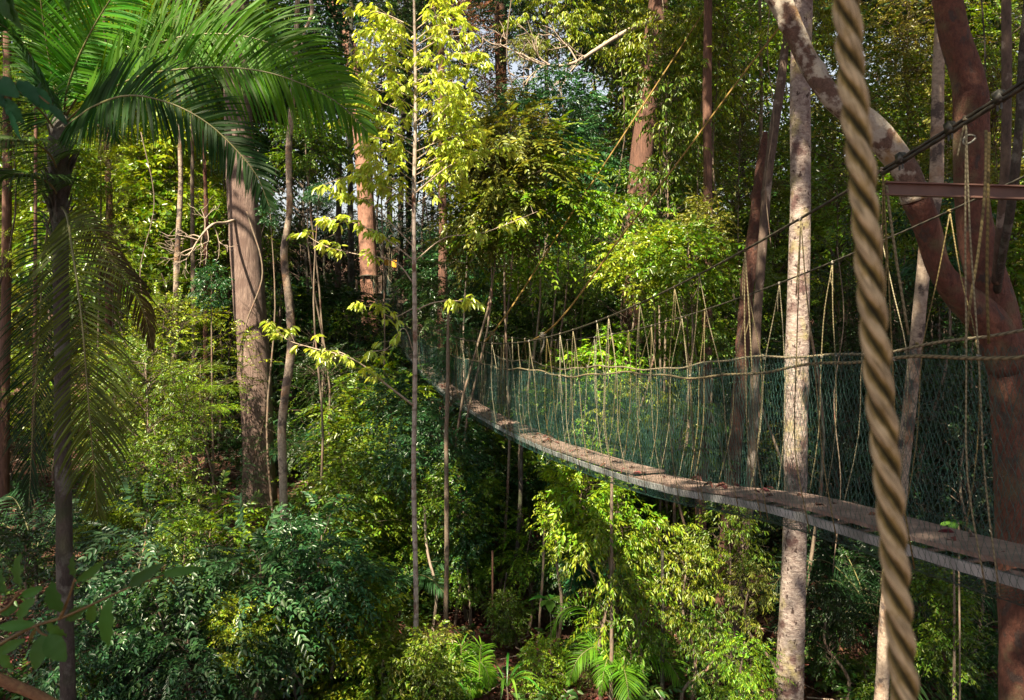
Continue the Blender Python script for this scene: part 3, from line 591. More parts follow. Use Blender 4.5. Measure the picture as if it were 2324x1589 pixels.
# far platform, railing, sign, band
pe = empty('tree_platform', tuple(P(880, 690, 43.5)), 'dark wooden platform at the far end of the bridge beside the banded reddish trunk', 'platform'); PO = np.array(pe.location)
def pp(name, mb, mat=M_wood): return link(name, mb.mesh(name, mat, False, origin=PO), pe)
mb = MB(); c = P(885, 682, 43.8); box(mb, c, (1.7, 0, 0), (0, 1.3, 0), Z*.08); pp('deck', mb)
for x in (-1.6, -.55, .55, 1.6):
    for yy_ in (-1.2, 1.2):
        if yy_ < 0 and abs(x) < 1: continue
        mb = MB(); box(mb, c+np.array([x, yy_, .62]), (.05, 0, 0), (0, .05, 0), Z*.54); pp('post', mb)
for z in (.6, 1.12):
    mb = MB(); box(mb, c+np.array([0, 1.26, z]), (1.66, 0, 0), (0, .02, 0), Z*.05); pp('railing', mb)
mb = MB(); box(mb, c+np.array([-.9, .1, .75]), (.5, 0, 0), (0, .35, 0), Z*.6); pp('cupboard', mb)
for x in (-1.3, 1.3):
    mb = MB(); z0 = float(gz(c[0]+x, 43.8)); box(mb, np.array([c[0]+x, 43.8, (z0+c[2]-.08)/2]), (.07, 0, 0), (0, .07, 0), Z*(c[2]-.09-z0)/2); pp('support_post', mb)
so = P(886, 597, 42.2); mb = MB()
vv = [(-.32, 0, .18), (.33, 0, .15), (.30, 0, -.24), (-.31, 0, -.12)]
mb.add([np.array(a)+np.array([0, d, 0]) for d in (0, .03) for a in vv], [(0, 3, 2, 1), (4, 5, 6, 7), (0, 1, 5, 4), (1, 2, 6, 5), (2, 3, 7, 6), (3, 0, 4, 7)])
o = link('sign_board', mb.mesh('sign_board', M_sign, False)); o.location = so; setp(o, 'small blank yellow board hanging above the far platform', 'sign')
mb = MB(); segs(mb, [(-.2, .015, .17), (.2, .015, .15)], [(-.05, .015, .9), (-.05, .015, .9)], .012, 5); link('cord', mb.mesh('cord', M_cable), o)
mb = MB(); c = P(838, 626, 41); a = np.linspace(0, 2*math.pi, 25)
tube(mb, [c+np.array([math.cos(t)*.50, math.sin(t)*.50, .03*math.sin(t*3)]) for t in a], .05, 6, 1, smooth_pts=False)
for t in (-2.0, -1.2): segs(mb, [c+np.array([math.cos(t)*.52, math.sin(t)*.52, 0])], [c+np.array([math.cos(t)*.55, math.sin(t)*.55, -.28])], .035, 6)
o = link('cable_band', mb.mesh('cable_band', M_cable, origin=c)); o.location = c; setp(o, 'dark cable sling wrapped round the far reddish trunk', 'cable')
# ---------------------------------------------------------------- palms
def frond(parent, org, rach, nleaf, Lmax, face, mat=M_palm, col=(.03, .13, .01), th0=75, th1=30, sag=.35, width=.011, rr=(.0095, .003), start=.12, seed=0, bare=False, label=None, sides=(1, 1), name='frond'):
    rng = np.random.default_rng(seed); rc = catmull(rach, 14); t_, _, _ = frames(rc)
    ln = np.concatenate([[0], np.cumsum(np.linalg.norm(np.diff(rc, axis=0), axis=1))]); T = ln[-1]
    mb = MB(); seg = 5; V = []; Q = []; base = 0
    f = np.linspace(start, .995, nleaf)
    pos = np.stack([np.interp(f*T, ln, rc[:, k]) for k in range(3)], -1); tan = nrm(np.stack([np.interp(f*T, ln, t_[:, k]) for k in range(3)], -1))
    face = nrm(face)
    for si, sg in enumerate((-1, 1)):
        if not sides[si]: continue
        b_ = nrm(np.cross(tan, face))*sg; th = np.radians(th0+(th1-th0)*f**1.5)[:, None]+rng.normal(size=(nleaf, 1))*.05
        L_ = Lmax*sides[si]*(np.sin(np.clip((f-start)/(1-start), 0, 1)*math.pi*.83+.45)**.8)*rng.uniform(.86, 1.06, nleaf); L_ = np.maximum(L_, Lmax*.12)
        d = nrm(tan*np.cos(th)+b_*np.sin(th)+face*(.12+rng.normal(size=(nleaf, 1))*.08))
        pts = []; cur = pos.copy(); dd = d.copy()
        for k in range(seg+1):
            pts.append(cur.copy()); cur = cur+dd*(L_/seg)[:, None]; dd = nrm(dd-Z*(sag/seg)*(1+k*.5)+rng.normal(size=(nleaf, 3))*.015)
        pts = np.stack(pts, 1)
        wv = nrm(np.cross(d, face)+rng.normal(size=(nleaf, 3))*.35); wp = np.array([.5, 1, 1, .85, .5, .05])*width
        A = pts-wv[:, None]*wp[None, :, None]; B = pts+wv[:, None]*wp[None, :, None]
        vv = np.stack([A, B], 2).reshape(nleaf, -1, 3); bi = np.arange(nleaf)[:, None]*(2*(seg+1))
        q = np.concatenate([bi+np.array([[2*k, 2*k+1, 2*k+3, 2*k+2]]) for k in range(seg)])
        mb.add(vv.reshape(-1, 3), q)
    fo = link(name, mb.mesh(name, mat, origin=org), parent, None, col)
    if label: fo['label'] = label
    mb = MB(); tube(mb, rc, np.linspace(rr[0], rr[1], len(rc)), 6, 1, smooth_pts=False)
    link('midrib', mb.mesh('midrib', M_rib if not bare else M_twig, origin=org), fo); return fo
M_rib = plain('midrib', (.14, .13, .05), .5, 0, .3, 6)
trk = [P(140, 262, 6), P(134, 330, 6), P(137, 450, 6), P(140, 650, 6), P(143, 950, 6), P(147, 1250, 6), P(156, 1600, 6)]
base = trk[-1]+np.array([.03, 0, 0]); base[2] = gz(base[0], base[1])-.1; trk.append(base)
pa = empty('palm_tree', tuple(base), 'large palm at the left with long arching feather fronds', 'palm tree')
mb = MB(); tube(mb, trk[::-1], [.075, .055, .055, .055, .055, .06, .07, .05], 14, 5, .06, lumps=10, seed=4); link('trunk', mb.mesh('trunk', M_dark, origin=base), pa)
mb = MB()
for k in range(46):      # old leaf bases: shaggy collar under the crown
    a = R.uniform(0, 6.28); z = R.uniform(.0, 1.0); o = P(137, 300+z*260, 6)+np.array([math.cos(a), math.sin(a), 0])*.055
    tube(mb, [o, o+np.array([math.cos(a)*.03, math.sin(a)*.03, .08]), o+np.array([math.cos(a)*.075, math.sin(a)*.075, .14+R.uniform(0, .06)])], [.014, .010, .004], 5, 2)
link('leaf_bases', mb.mesh('leaf_bases', M_dark, origin=base), pa)
YP = 6.0
def RP(l): return [P(a, b, c) for a, b, c in l]
FR = [  # rachis, n, Lmax, face, colour, th0, th1, sag, extras
 ([(150, 262, 6), (190, 200, 5.9), (233, 150, 5.8), (333, 107, 5.7), (433, 80, 5.7), (500, 77, 5.7), (567, 85, 5.7), (660, 118, 5.7), (740, 160, 5.8), (800, 205, 5.8)], 118, .66, (0, -.95, .3), (.06, .17, .006), 78, 30, .55),
 ([(152, 275, 6), (190, 240, 5.8), (240, 208, 5.6), (317, 173, 5.5), (400, 158, 5.4), (500, 153, 5.4), (600, 163, 5.4), (700, 197, 5.4), (775, 240, 5.4), (835, 300, 5.4)], 118, .66, (0, -.95, .3), (.05, .15, .006), 80, 30, .60),
 ([(148, 290, 6), (175, 268, 5.6), (217, 240, 5.3), (283, 218, 5.1), (333, 220, 5.0), (400, 240, 5.0), (467, 277, 5.0), (533, 337, 5.0), (583, 400, 5.0), (612, 470, 5.0)], 120, .42, (.1, -.95, .3), (.014, .055, .008), 75, 30, .32),
 ([(145, 262, 6), (150, 215, 5.9), (170, 150, 5.8), (205, 75, 5.7), (250, 0, 5.6), (310, -80, 5.5)], 80, .48, (.2, -.9, .1), (.05, .20, .01), 75, 35, .28),
 ([(138, 262, 6), (118, 170, 5.9), (103, 80, 5.8), (92, 0, 5.7), (80, -90, 5.6)], 80, .42, (0, -1, .1), (.04, .14, .012), 75, 35, .28),
 ([(132, 270, 6), (105, 200, 5.8), (78, 140, 5.6), (40, 85, 5.4), (-20, 40, 5.2)], 70, .40, (-.2, -.9, .3), (.025, .09, .015), 75, 35, .35),
 ([(128, 300, 6), (95, 255, 5.8), (40, 205, 5.6), (-40, 180, 5.4)], 60, .42, (-.2, -.7, .6), (.02, .07, .015), 75, 35, .45),
 ([(134, 395, 6), (112, 350, 5.8), (70, 322, 5.6), (10, 318, 5.4), (-60, 340, 5.2)], 60, .40, (-.1, -.6, .7), (.05, .10, .02), 75, 35, .7),
 ([(134, 450, 6), (110, 415, 5.8), (60, 395, 5.6), (-20, 400, 5.4)], 50, .40, (-.1, -.6, .7), (.035, .08, .02), 75, 35, .8),
 ([(140, 470, 5.95), (152, 490, 5.7), (163, 560, 5.45), (175, 640, 5.35), (187, 740, 5.3), (196, 850, 5.3), (205, 960, 5.3), (214, 1070, 5.35), (222, 1170, 5.4)], 115, .58, (.05, -1, .1), (.06, .085, .014), 72, 24, .42),
 ([(132, 480, 6.05), (112, 500, 6.3), (98, 600, 6.4), (90, 740, 6.4), (80, 880, 6.4), (72, 1020, 6.4), (66, 1150, 6.4)], 90, .50, (-.1, -.9, .1), (.008, .028, .008), 70, 22, .45),
 ([(150, 480, 6), (185, 490, 5.9), (225, 545, 5.9), (262, 605, 5.9), (300, 655, 5.9), (330, 720, 5.95), (345, 790, 6)], 70, .28, (0, -.8, .2), (.07, .055, .018), 60, 20, 1.0),
 ([(152, 300, 6.1), (185, 275, 6.4), (215, 262, 6.6), (240, 275, 6.8), (262, 320, 6.9)], 55, .36, (0, -.8, .4), (.02, .08, .02), 70, 30, .9),
 ([(146, 262, 6), (150, 230, 6.3), (190, 180, 6.6), (260, 120, 6.8), (350, 60, 6.9), (430, 30, 6.9)], 80, .5, (0, -.8, .3), (.05, .19, .01), 70, 35, .4),
 ([(136, 262, 6.1), (128, 180, 6.4), (135, 90, 6.6), (160, 0, 6.8), (190, -80, 7)], 70, .5, (.1, -.9, .2), (.05, .17, .02), 70, 35, .35),
]
for k, (rch, nl, Lm, fc, cl, t0_, t1_, sg) in enumerate(FR):
    lb = {0: 'topmost long bright green frond arching right', 1: 'second long bright green frond arching right', 2: 'dark frond arching down in front of the furrowed trunk', 9: 'olive frond hanging straight down over the trunk', 10: 'almost black frond hanging at the left', 11: 'withered brown frond drooping right of the trunk'}.get(k)
    frond(pa, base, RP(rch), nl, Lm, fc, col=cl, th0=t0_, th1=t1_, sag=sg, seed=k, label=lb, width=.0085 if k < 3 else (.0065 if k > 8 else .0075))
# small palms on the forest floor
def small_palm(px, py, Y, size, n, col, label, seed, stem=0., up=.9, arc=1.0, grp='small palms on the forest floor'):
    rng = np.random.default_rng(seed); c = P(px, py, Y); z0 = float(gz(c[0], c[1])); o = np.array([c[0], c[1], z0])
    e = empty('small_palm', tuple(o), label, 'palm', grp); top = np.array([c[0], c[1], max(c[2], z0+.1)])
    mb = MB(); tube(mb, [o-Z*.2, (o+top)/2+np.array([.03, 0, 0]), top], [.05, .04, .035], 8, 3, .06); link('trunk', mb.mesh('trunk', M_dark, origin=o), e)
    for k in range(n):
        a = 2*math.pi*k/n+rng.uniform(-.3, .3); d = np.array([math.cos(a), math.sin(a), 0]); L_ = size*rng.uniform(.8, 1.15); u_ = up*rng.uniform(.6, 1.3)
        r_ = [top, top+d*L_*.22+Z*L_*.35*u_, top+d*L_*.5*arc+Z*L_*.55*u_, top+d*L_*.8*arc+Z*L_*.5*u_, top+d*L_*1.05*arc+Z*L_*.25*u_]
        frond(e, o, r_, 42, L_*.34, nrm(Z+np.array([0, -.35, 0])-d*.1), col=jitcol(col, .15), th0=75, th1=25, sag=.5, width=.011, rr=(.012, .003), seed=seed+k)
    return e
small_palm(1400, 1575, 13, 1.25, 9, (.09, .22, .015), 'bright green low palm at the bottom centre right', 5, up=1.3, arc=.8)
small_palm(1072, 1700, 12.5, .72, 7, (.10, .24, .015), 'bright yellow green palm at the bottom edge centre', 6, up=1.7, arc=.5)
small_palm(1175, 1160, 18.5, 1.9, 11, (.02, .07, .03), 'dark green palm on a slender stem under the bridge', 7, up=1.0)
small_palm(1350, 1340, 16, 1.3, 9, (.02, .10, .04), 'dark palm half hidden behind the sunny drooping bush', 8)
small_palm(1985, 1420, 14.5, 2.3, 10, (.018, .055, .02), 'large dark palm low between the pale trunk and thick rope', 9, up=1.0)
small_palm(2150, 1600, 12.5, 1.9, 9, (.02, .055, .015), 'dark palm in the bottom right corner', 10, up=1.1)
small_palm(2200, 1420, 15.5, 2.0, 9, (.018, .05, .02), 'dark palm behind the foot of the forked tree', 12, up=1.0)
small_palm(700, 1040, 25, 2.0, 9, (.03, .11, .04), 'teal palm right of the winding mottled trunk', 13)
small_palm(730, 740, 33, 3.0, 11, (.025, .09, .05), 'blue green palm deep in the forest left of the reddish trunk', 14, up=.8)
small_palm(905, 565, 47, 3.6, 10, (.02, .07, .035), 'tall palm drooping over the yellow board', 15, up=.6)
small_palm(1000, 1400, 18, 1.3, 8, (.02, .07, .03), 'small dark palm right of the slim pole trunk', 16)
small_palm(80, 1270, 16, 1.6, 9, (.025, .075, .03), 'dim palm low at the left behind the palm trunk', 17)
small_palm(905, 1330, 16, 1.2, 8, (.03, .09, .03), 'little palm left of the slim pole trunk', 18)
# ---------------------------------------------------------------- yellow-leaved sapling
sp = [P(938, -60, 13), P(943, 200, 13), P(939, 500, 13), P(942, 800, 13), P(939, 1100, 13), P(944, 1350, 13), P(944, 1500, 13)]
b = sp[-1].copy(); b[2] = gz(b[0], b[1])-.1; sp.append(b)
sa = empty('pole_sapling', tuple(b), 'tall slim pale pole tree with sunlit yellow green drooping leaves', 'tree'); 
mb = MB(); tube(mb, sp[::-1], np.array([.056, .045, .041, .039, .037, .034, .027, .016]), 12, 8, .04, lumps=14, seed=9); link('trunk', mb.mesh('trunk', M_pole, origin=b), sa)
LB = MB(); BB = MB(); rg = np.random.default_rng(77); WH = []
def branch(pts, w0=.012, twigs=8, spread=.35, start=.3, tl=(.1, .3)):
    w = [P(*t) for t in pts]; c = tube(BB, w, np.linspace(w0, .003, len(w)), 5, 6)
    n = len(c)
    for k in range(twigs):
        i0 = int((start+(1-start)*(k+rg.uniform(0, .8))/twigs)*(n-1)); o = c[min(i0, n-1)]
        d = nrm(nrm(c[min(i0+2, n-1)]-c[max(i0-2, 0)])*.6+rg.normal(size=3)*np.array([.9, .9, .3])*1.0); l = rg.uniform(*tl)
        tube(BB, [o, o+d*l*.5+Z*.01, o+d*l], [.004, .003, .002], 4, 2, cap=False); WH.append((o+d*l, d)); 
        if rg.random() < .6: WH.append((o+d*l*.55, d))
    WH.append((c[-1], nrm(c[-1]-c[-3])))
branch([(938, 920, 13), (880, 875, 12.8), (800, 815, 12.6), (710, 790, 12.5), (650, 770, 12.4), (605, 728, 12.3)], .02, 16, start=.25)
branch([(800, 815, 12.6), (770, 800, 12.7), (740, 822, 12.8), (715, 800, 12.9)], .008, 5)
branch([(939, 800, 13), (915, 745, 12.8), (880, 790, 12.7), (840, 800, 12.6)], .01, 6)
branch([(943, 705, 13), (985, 687, 12.8), (1040, 683, 12.7), (1090, 690, 12.6)], .014, 9, start=.45)
branch([(936, 640, 13), (905, 600, 13.1), (800, 575, 13.2), (730, 555, 13.3), (690, 530, 13.4)], .014, 11, start=.4)
branch([(938, 590, 13), (880, 545, 13), (800, 505, 13), (730, 495, 13)], .013, 12, start=.3)
branch([(944, 590, 13), (1010, 540, 12.9), (1090, 530, 12.8), (1160, 505, 12.8), (1220, 480, 12.7)], .012, 10, start=.4)
branch([(937, 700, 13), (890, 720, 12.9), (850, 700, 12.9), (805, 690, 12.8)], .009, 8, start=.3)
branch([(938, 470, 13), (880, 430, 13), (800, 400, 13.2), (720, 425, 13.4)], .012, 12, start=.3)
branch([(938, 560, 13), (870, 490, 13.2), (820, 450, 13.4), (770, 445, 13.4)], .012, 12, start=.3)
branch([(942, 440, 13), (1000, 390, 12.8), (1070, 350, 12.7), (1160, 330, 12.7)], .012, 12, start=.3)
for k in range(46):
    y = 8+k*9.2+rg.uniform(-6, 6); sd = -1 if k % 2 else 1; ln_ = rg.uniform(95, 190)*(1-.25*abs(y-230)/230)
    d = rg.uniform(-.75, .75)
    branch([(941, y+45, 13), (941+sd*ln_*.5, y+12, 13+d*.5), (941+sd*ln_, y, 13+d)], .009, 9, start=.25, tl=(.12, .34))
W0 = np.array([w[0] for w in WH]); WD = np.array([w[1] for w in WH]); nW = len(W0)
PP, AA, NN, LL = [], [], [], []
for j in range(6):
    az = rg.uniform(0, 2*math.pi, nW); rad_ = np.stack([np.cos(az), np.sin(az), np.zeros(nW)], -1)
    dr = rg.uniform(.1, .95, (nW, 1)); a = nrm(rad_*.75+WD*.35-Z*dr); PP.append(W0+rg.normal(size=(nW, 3))*.02); AA.append(a); NN.append(nrm(Z*.7+rad_*.7+rg.normal(size=(nW, 3))*.2)); LL.append(rg.uniform(.10, .18, nW))
leaves(LB, np.concatenate(PP), np.concatenate(AA), np.concatenate(NN), np.concatenate(LL), .155, .2)
M_sap = leafmat('sunlit_leaf', rough=.28, trans=.36, var=.4, huev=.035, spec=.8)
link('crown', LB.mesh('crown', M_sap, origin=b), sa, None, (.36, .46, .07)); link('branches', BB.mesh('branches', M_twig, origin=b), sa)
# crooked bare branch of the brown trunk
def bare_branch(name, main, subs, label, w0, cat='branch', mat=M_twig):
    w = [P(*t) for t in main]; mb = MB(); c = tube(mb, w, np.linspace(w0, w0*.35, len(w)), 8, 8, .08, seed=3); g_ = np.random.default_rng(subs)
    def grow(o, d, l, r, dep):
        e1 = o+d*l*.5+g_.normal(size=3)*l*.08; e2 = o+d*l+Z*l*.1; tube(mb, [o, e1, e2], [r, r*.8, r*.55], 5, 3, cap=False)
        if dep:
            for _ in range(3): grow(e1 if g_.random() < .5 else e2, nrm(d+g_.normal(size=3)*.55), l*.68, r*.6, dep-1)
    n = len(c)
    for k in range(9):
        i0 = int(n*(.45+.55*k/9)); o = c[min(i0, n-1)]; grow(o, nrm(nrm(c[min(i0+1, n-1)]-c[i0-2])+g_.normal(size=3)*.6), .55*w0/.045*.9, w0*.35, 2)
    o = link(name, mb.mesh(name, mat, origin=w[0])); o.location = w[0]; setp(o, label, cat); return o
bb_ = bare_branch('bare_branch', [(1488, 48, 24.9), (1440, 62, 24.2), (1390, 90, 23.5), (1345, 118, 23), (1310, 140, 22.5), (1265, 150, 22), (1225, 145, 22), (1180, 120, 22)], 5, 'crooked pale bare branch with tangled twigs high in the middle', .075)
bare_branch('bare_branch', [(548, 495, 23.9), (515, 505, 23.2), (470, 520, 22), (450, 545, 22), (430, 580, 22)], 6, 'crooked grey bare branch left of the thick furrowed trunk', .05)
bare_branch('bare_sapling', [(1050, 1290, 20.5), (1056, 1000, 20.5), (1052, 750, 20.5), (1060, 545, 20.5), (1056, 470, 20.5), (1052, 420, 20.5), (1070, 370, 20.5)], 9, 'reddish leafless twiggy stem behind the right side of the sapling', .03, cat='dead sapling')
for nm_, host in (('bare_branch', 'dark_trunk_tree'), ('bare_branch.001', 'furrowed_tree')):
    b_o, h_o = bpy.data.objects[nm_], bpy.data.objects[host]
    b_o.parent = h_o; b_o.location = np.array(b_o.location)-np.array(h_o.location); del b_o['category']
# dark slim poles lower centre
for k, (pts, mt, lb) in enumerate([
    ([(1017, 700, 15, 6), (1016, 870, 15, 9), (1013, 1000, 15, 10), (1014, 1200, 15, 11), (1012, 1400, 15, 11), (1010, 1480, 15, 11)], M_stem, 'slim knotted brown pole trunk just right of the pale pole sapling'),
    ([(963, 1150, 15.5, 5), (970, 1250, 15.5, 6), (990, 1340, 15.5, 7), (982, 1440, 15.5, 7), (978, 1540, 15.5, 8)], M_twig, 'thin crooked brown stem between the two pole trunks'),
    ([(1185, 1000, 16, 7), (1180, 1150, 16, 9), (1170, 1300, 16, 10), (1160, 1450, 16, 10)], M_dark, 'dark straight stem under the bridge deck'),
    ([(1237, 1150, 15, 5), (1232, 1300, 15, 6), (1222, 1450, 15, 6)], M_stem, 'thin grey stem right of the dark straight stem'),
    ([(1118, 1250, 15, 5), (1118, 1400, 15, 5), (1118, 1520, 15, 6)], M_brown, 'thin reddish upright stem in the middle of the forest floor'),
    ([(1150, 1300, 15, 3.5), (1135, 1400, 15, 3.5), (1120, 1480, 15, 4)], M_dark, 'thin dark stem slanting across the forest floor'),
    ([(1389, 1080, 12.5, 7), (1388, 1250, 12.5, 8), (1389, 1420, 12.5, 9), (1387, 1560, 12.5, 10)], M_stem, 'slender brown stem in front of the bright low palm'),
    ([(1503, 1250, 12.5, 7), (1504, 1400, 12.5, 8), (1503, 1560, 12.5, 10)], M_dark, 'slender dark stem right of the bright low palm'),
    ([(1650, 1150, 14, 22), (1640, 1300, 14, 26), (1630, 1500, 14, 30)], M_brown, 'dark brown trunk foot below the bridge, right of the drooping bush'),
    ([(2165, 1290, 11, 5), (2166, 1450, 11, 6), (2165, 1580, 11, 7)], M_stem, 'thin mottled stem below the netting between the rope and forked tree'),
    ([(870, 1100, 19, 5), (868, 1250, 19, 6), (866, 1360, 19, 6)], M_stem, 'thin pale stem left of the pole sapling'),
    ([(1300, 1000, 24, 6), (1303, 1100, 24, 7), (1300, 1200, 24, 7)], M_stem, 'thin distant stem seen just under the deck'),
]):
    tall_tree('slender_stem', pts, mt, lb, None, 0, 400+k, .07, 6, 8, cat='tree stem', group='slender stems in the understorey')
# ---------------------------------------------------------------- placed understorey trees and bushes
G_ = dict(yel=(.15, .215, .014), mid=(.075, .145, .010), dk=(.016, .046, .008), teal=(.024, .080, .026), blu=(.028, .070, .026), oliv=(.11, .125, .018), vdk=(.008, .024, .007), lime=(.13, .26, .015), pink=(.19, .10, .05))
def T(px, py, Y, r, kind, c, label, **k): add_tree(px, py, Y, r, kind, G_[c] if isinstance(c, str) else c, label, **k)
def where(px, py):
    h = 'far left' if px < 300 else 'left' if px < 700 else 'centre left' if px < 1000 else 'centre' if px < 1350 else 'centre right' if px < 1750 else 'right' if px < 2050 else 'far right'
    v = 'top' if py < 200 else 'upper part' if py < 480 else 'middle' if py < 800 else 'lower part'
    return f'{v} {h}'
# left lower mass of teal shrubs (feather leaves)
T(330, 1320, 12.5, 1.05, 'pinnate', 'blu', 'bluish green feather leaved bush left of the lower middle', name='leafy_bush', cat='bush', group='feather leaved bushes at lower left')
T(480, 1250, 14, .9, 'pinnate', 'mid', 'feather leaved bush below the thick furrowed trunk', name='leafy_bush', cat='bush', group='feather leaved bushes at lower left')
T(590, 1350, 12.5, .95, 'pinnate', 'blu', 'dark teal feather leaved bush right of the furrowed trunk foot', name='leafy_bush', cat='bush', group='feather leaved bushes at lower left')
T(730, 1290, 13, .9, 'pinnate', 'teal', 'teal feather leaved bush right of the winding trunk foot', name='leafy_bush', cat='bush', group='feather leaved bushes at lower left')
T(230, 1450, 11.5, .8, 'broad', 'teal', 'dark broad leaved bush right of the palm trunk at the bottom', name='leafy_bush', cat='bush')
T(430, 1500, 11.5, .75, 'pinnate', 'teal', 'dark feather leaved bush on the bottom edge at the left', name='leafy_bush', cat='bush')
T(700, 1210, 15.5, .8, 'broad', 'mid', 'sunny green bush in front of the winding trunk', name='leafy_bush', cat='bush')
T(790, 1180, 16, 1.0, 'broad', 'mid', 'green bush between the winding trunk and pole sapling', name='leafy_bush', cat='bush')
T(350, 1130, 17, 1.3, 'small', 'mid', 'green bush left of the furrowed trunk foot', name='leafy_bush', cat='bush')
T(250, 1220, 15, 1.3, 'small', 'dk', 'dark small leaved bush behind the palm trunk', name='leafy_bush', cat='bush')
T(60, 1350, 13, 1.4, 'small', 'dk', 'dark small leaved bush at the left edge near the bottom', name='leafy_bush', cat='bush')
T(650, 1500, 12.5, .9, 'small', 'mid', 'small green bush on the bottom edge left of centre', name='leafy_bush', cat='bush')
T(800, 1440, 13.5, 1.0, 'broad', 'yel', 'yellow green bush on the ground left of the pole sapling foot', name='leafy_bush', cat='bush')
T(700, 1400, 14, 1.0, 'small', 'yel', 'bright small leaved bush beneath the teal feather bush', name='leafy_bush', cat='bush')
T(880, 1520, 13, .8, 'broad', 'mid', 'green bush at the foot of the pole sapling', name='leafy_bush', cat='bush')
T(985, 1480, 12.8, .6, 'droop', 'oliv', 'pale twiggy bush in front of the pole sapling foot', name='leafy_bush', cat='bush')
T(975, 1560, 12.3, .6, 'broad', 'mid', 'low green bush on the bottom edge just left of the bright palm', name='leafy_bush', cat='bush')
T(840, 1260, 17, 1.1, 'pinnate', 'mid', 'feather leaved green bush left of the pole sapling', name='leafy_bush', cat='bush')
T(425, 925, 19, .9, 'fine', 'lime', 'small tree with flat lime green top left of the furrowed trunk', var=0)
T(455, 870, 20, .8, 'fine', 'mid', 'feathery green tree against the left of the furrowed trunk', var=0)
T(330, 900, 18, 1.3, 'small', 'mid', 'green tree behind the withered palm frond')
T(400, 800, 21, 1.5, 'small', 'yel', 'bright tree between palm and furrowed trunk')
for k, (a, b_, Y_, r_, kd, c_, lb) in enumerate([
    (250, 1180, 14.5, .55, 'broad', 'yel', 'small yellow green bush right of the palm trunk'),
    (420, 1260, 12.5, .5, 'broad', 'mid', 'small green bush poking out of the feather leaved bushes on the left'),
    (540, 1420, 11.8, .45, 'broad', 'yel', 'yellow green tuft at the bottom between the feather leaved bushes'),
    (660, 1250, 13, .5, 'large', 'teal', 'large leaved dark plant before the winding trunk foot'),
    (350, 1400, 11.6, .5, 'large', 'dk', 'dark large leaved plant low at the left'),
    (300, 1080, 17, .7, 'pinnate', 'mid', 'light feather leaved bush beside the hanging olive frond'),
    (820, 1330, 13.5, .5, 'pinnate', 'mid', 'small feather leaved bush left of the pole sapling foot'),
    (580, 1530, 11.6, .4, 'small', 'dk', 'dark small bush on the bottom edge, left of centre'),
    (190, 1560, 11.4, .4, 'large', 'mid', 'leafy plant on the bottom edge just right of the palm trunk')]):
    T(a, b_, Y_, r_, kd, c_, lb, name='leafy_bush', cat='bush')
# centre left
T(810, 770, 30, 1.7, 'fine', 'lime', 'lime green fine leaved tree at the foot of the reddish trunk', var=1)
T(770, 900, 28, 1.8, 'fine', 'mid', 'green fine leaved tree below the lime green one')
T(860, 960, 24, 1.4, 'pinnate', 'mid', 'feather leaved tree left of the pole sapling at mid height')
T(800, 1020, 22, 1.3, 'pinnate', 'mid', 'ferny tree above the green bush by the winding trunk')
T(1000, 1010, 17, 1.0, 'broad', 'teal', 'fresh green tree with star shaped sprays right of the pole sapling')
T(890, 980, 19, 1.0, 'broad', 'teal', 'fresh green tree with star shaped sprays left of the pole sapling')
T(1040, 1130, 16, .75, 'broad', 'mid', 'small green crown around the knotted pole')
T(920, 1130, 17, .7, 'broad', 'mid', 'small green crown crossing the pole sapling')
T(1120, 1100, 18, 1.0, 'large', 'dk', 'dark large leaved tree under the bridge')
T(1040, 790, 19.2, .55, 'pinnate', 'teal', 'feathery climbing plant around the knotted pole at the bridge', tr=.015)
T(1010, 640, 22, 1.0, 'pinnate', 'dk', 'dark feather leaved tree behind the sapling branch')
# centre behind the bridge
T(1180, 640, 26, 1.9, 'fine', 'mid', 'fine leaved green tree between pole sapling and first guy rope')
T(1110, 560, 28, 1.9, 'small', 'mid', 'green tree behind the right side of the sapling')
T(1300, 700, 24, 1.8, 'fine', 'mid', 'fine leaved tree between the two guy ropes low down')
T(1330, 560, 28, 2.2, 'small', 'teal', 'dark teal tree behind the left guy rope')
T(1420, 640, 22, 1.6, 'small', 'mid', 'green tree right of the second guy rope near the cable')
T(1230, 780, 23, 1.2, 'small', 'dk', 'dark tree just above the lowest handrail')
T(1100, 330, 17, .9, 'pinnate', 'oliv', 'pale feathery foliage right of the yellow sapling crown')
T(1160, 360, 16.5, 1.2, 'pinnate', 'oliv', 'feather leaved crown right of the yellow sapling')
T(1090, 430, 17, 1.1, 'broad', 'oliv', 'olive crown below the feather leaved one')
T(1210, 450, 17, 1.2, 'pinnate', 'mid', 'drooping feather leaved crown left of the first guy rope')
T(1280, 400, 20, 1.1, 'pinnate', 'teal', 'teal feather leaved crown left of the first guy rope')
T(1270, 240, 21, 1.0, 'broad', 'teal', 'deep teal broad leaved crown high in the middle', var=0)
T(1150, 290, 22, .8, 'broad', 'teal', 'teal crown just left of the deep teal one')
T(1320, 270, 23, .6, 'large', 'teal', 'large leaved blue green crown under the bare branch')
T(1250, 50, 26.5, 1.3, 'droop', 'yel', 'yellow green drooping crown at the top centre')
T(1390, 30, 27, 1.3, 'droop', 'yel', 'yellow green drooping crown left of the thick brown trunk')
T(1190, 110, 24.5, .6, 'droop', 'oliv', 'olive sprays at the end of the bare branch')
T(1050, 80, 26, 1.2, 'small', 'pink', 'tree with pinkish red young leaves at the top')
T(1110, 240, 27, 1.0, 'small', 'pink', 'reddish leaved climber on the brown trunk')
T(1530, 90, 20, 1.2, 'droop', 'yel', 'hanging yellow green crown right of the thick brown trunk')
T(1510, 270, 19, 1.2, 'droop', 'mid', 'hanging green crown crossed by the first guy rope', var=0)
T(1600, 160, 19, 1.05, 'droop', 'yel', 'hanging yellow green crown between the guy ropes')
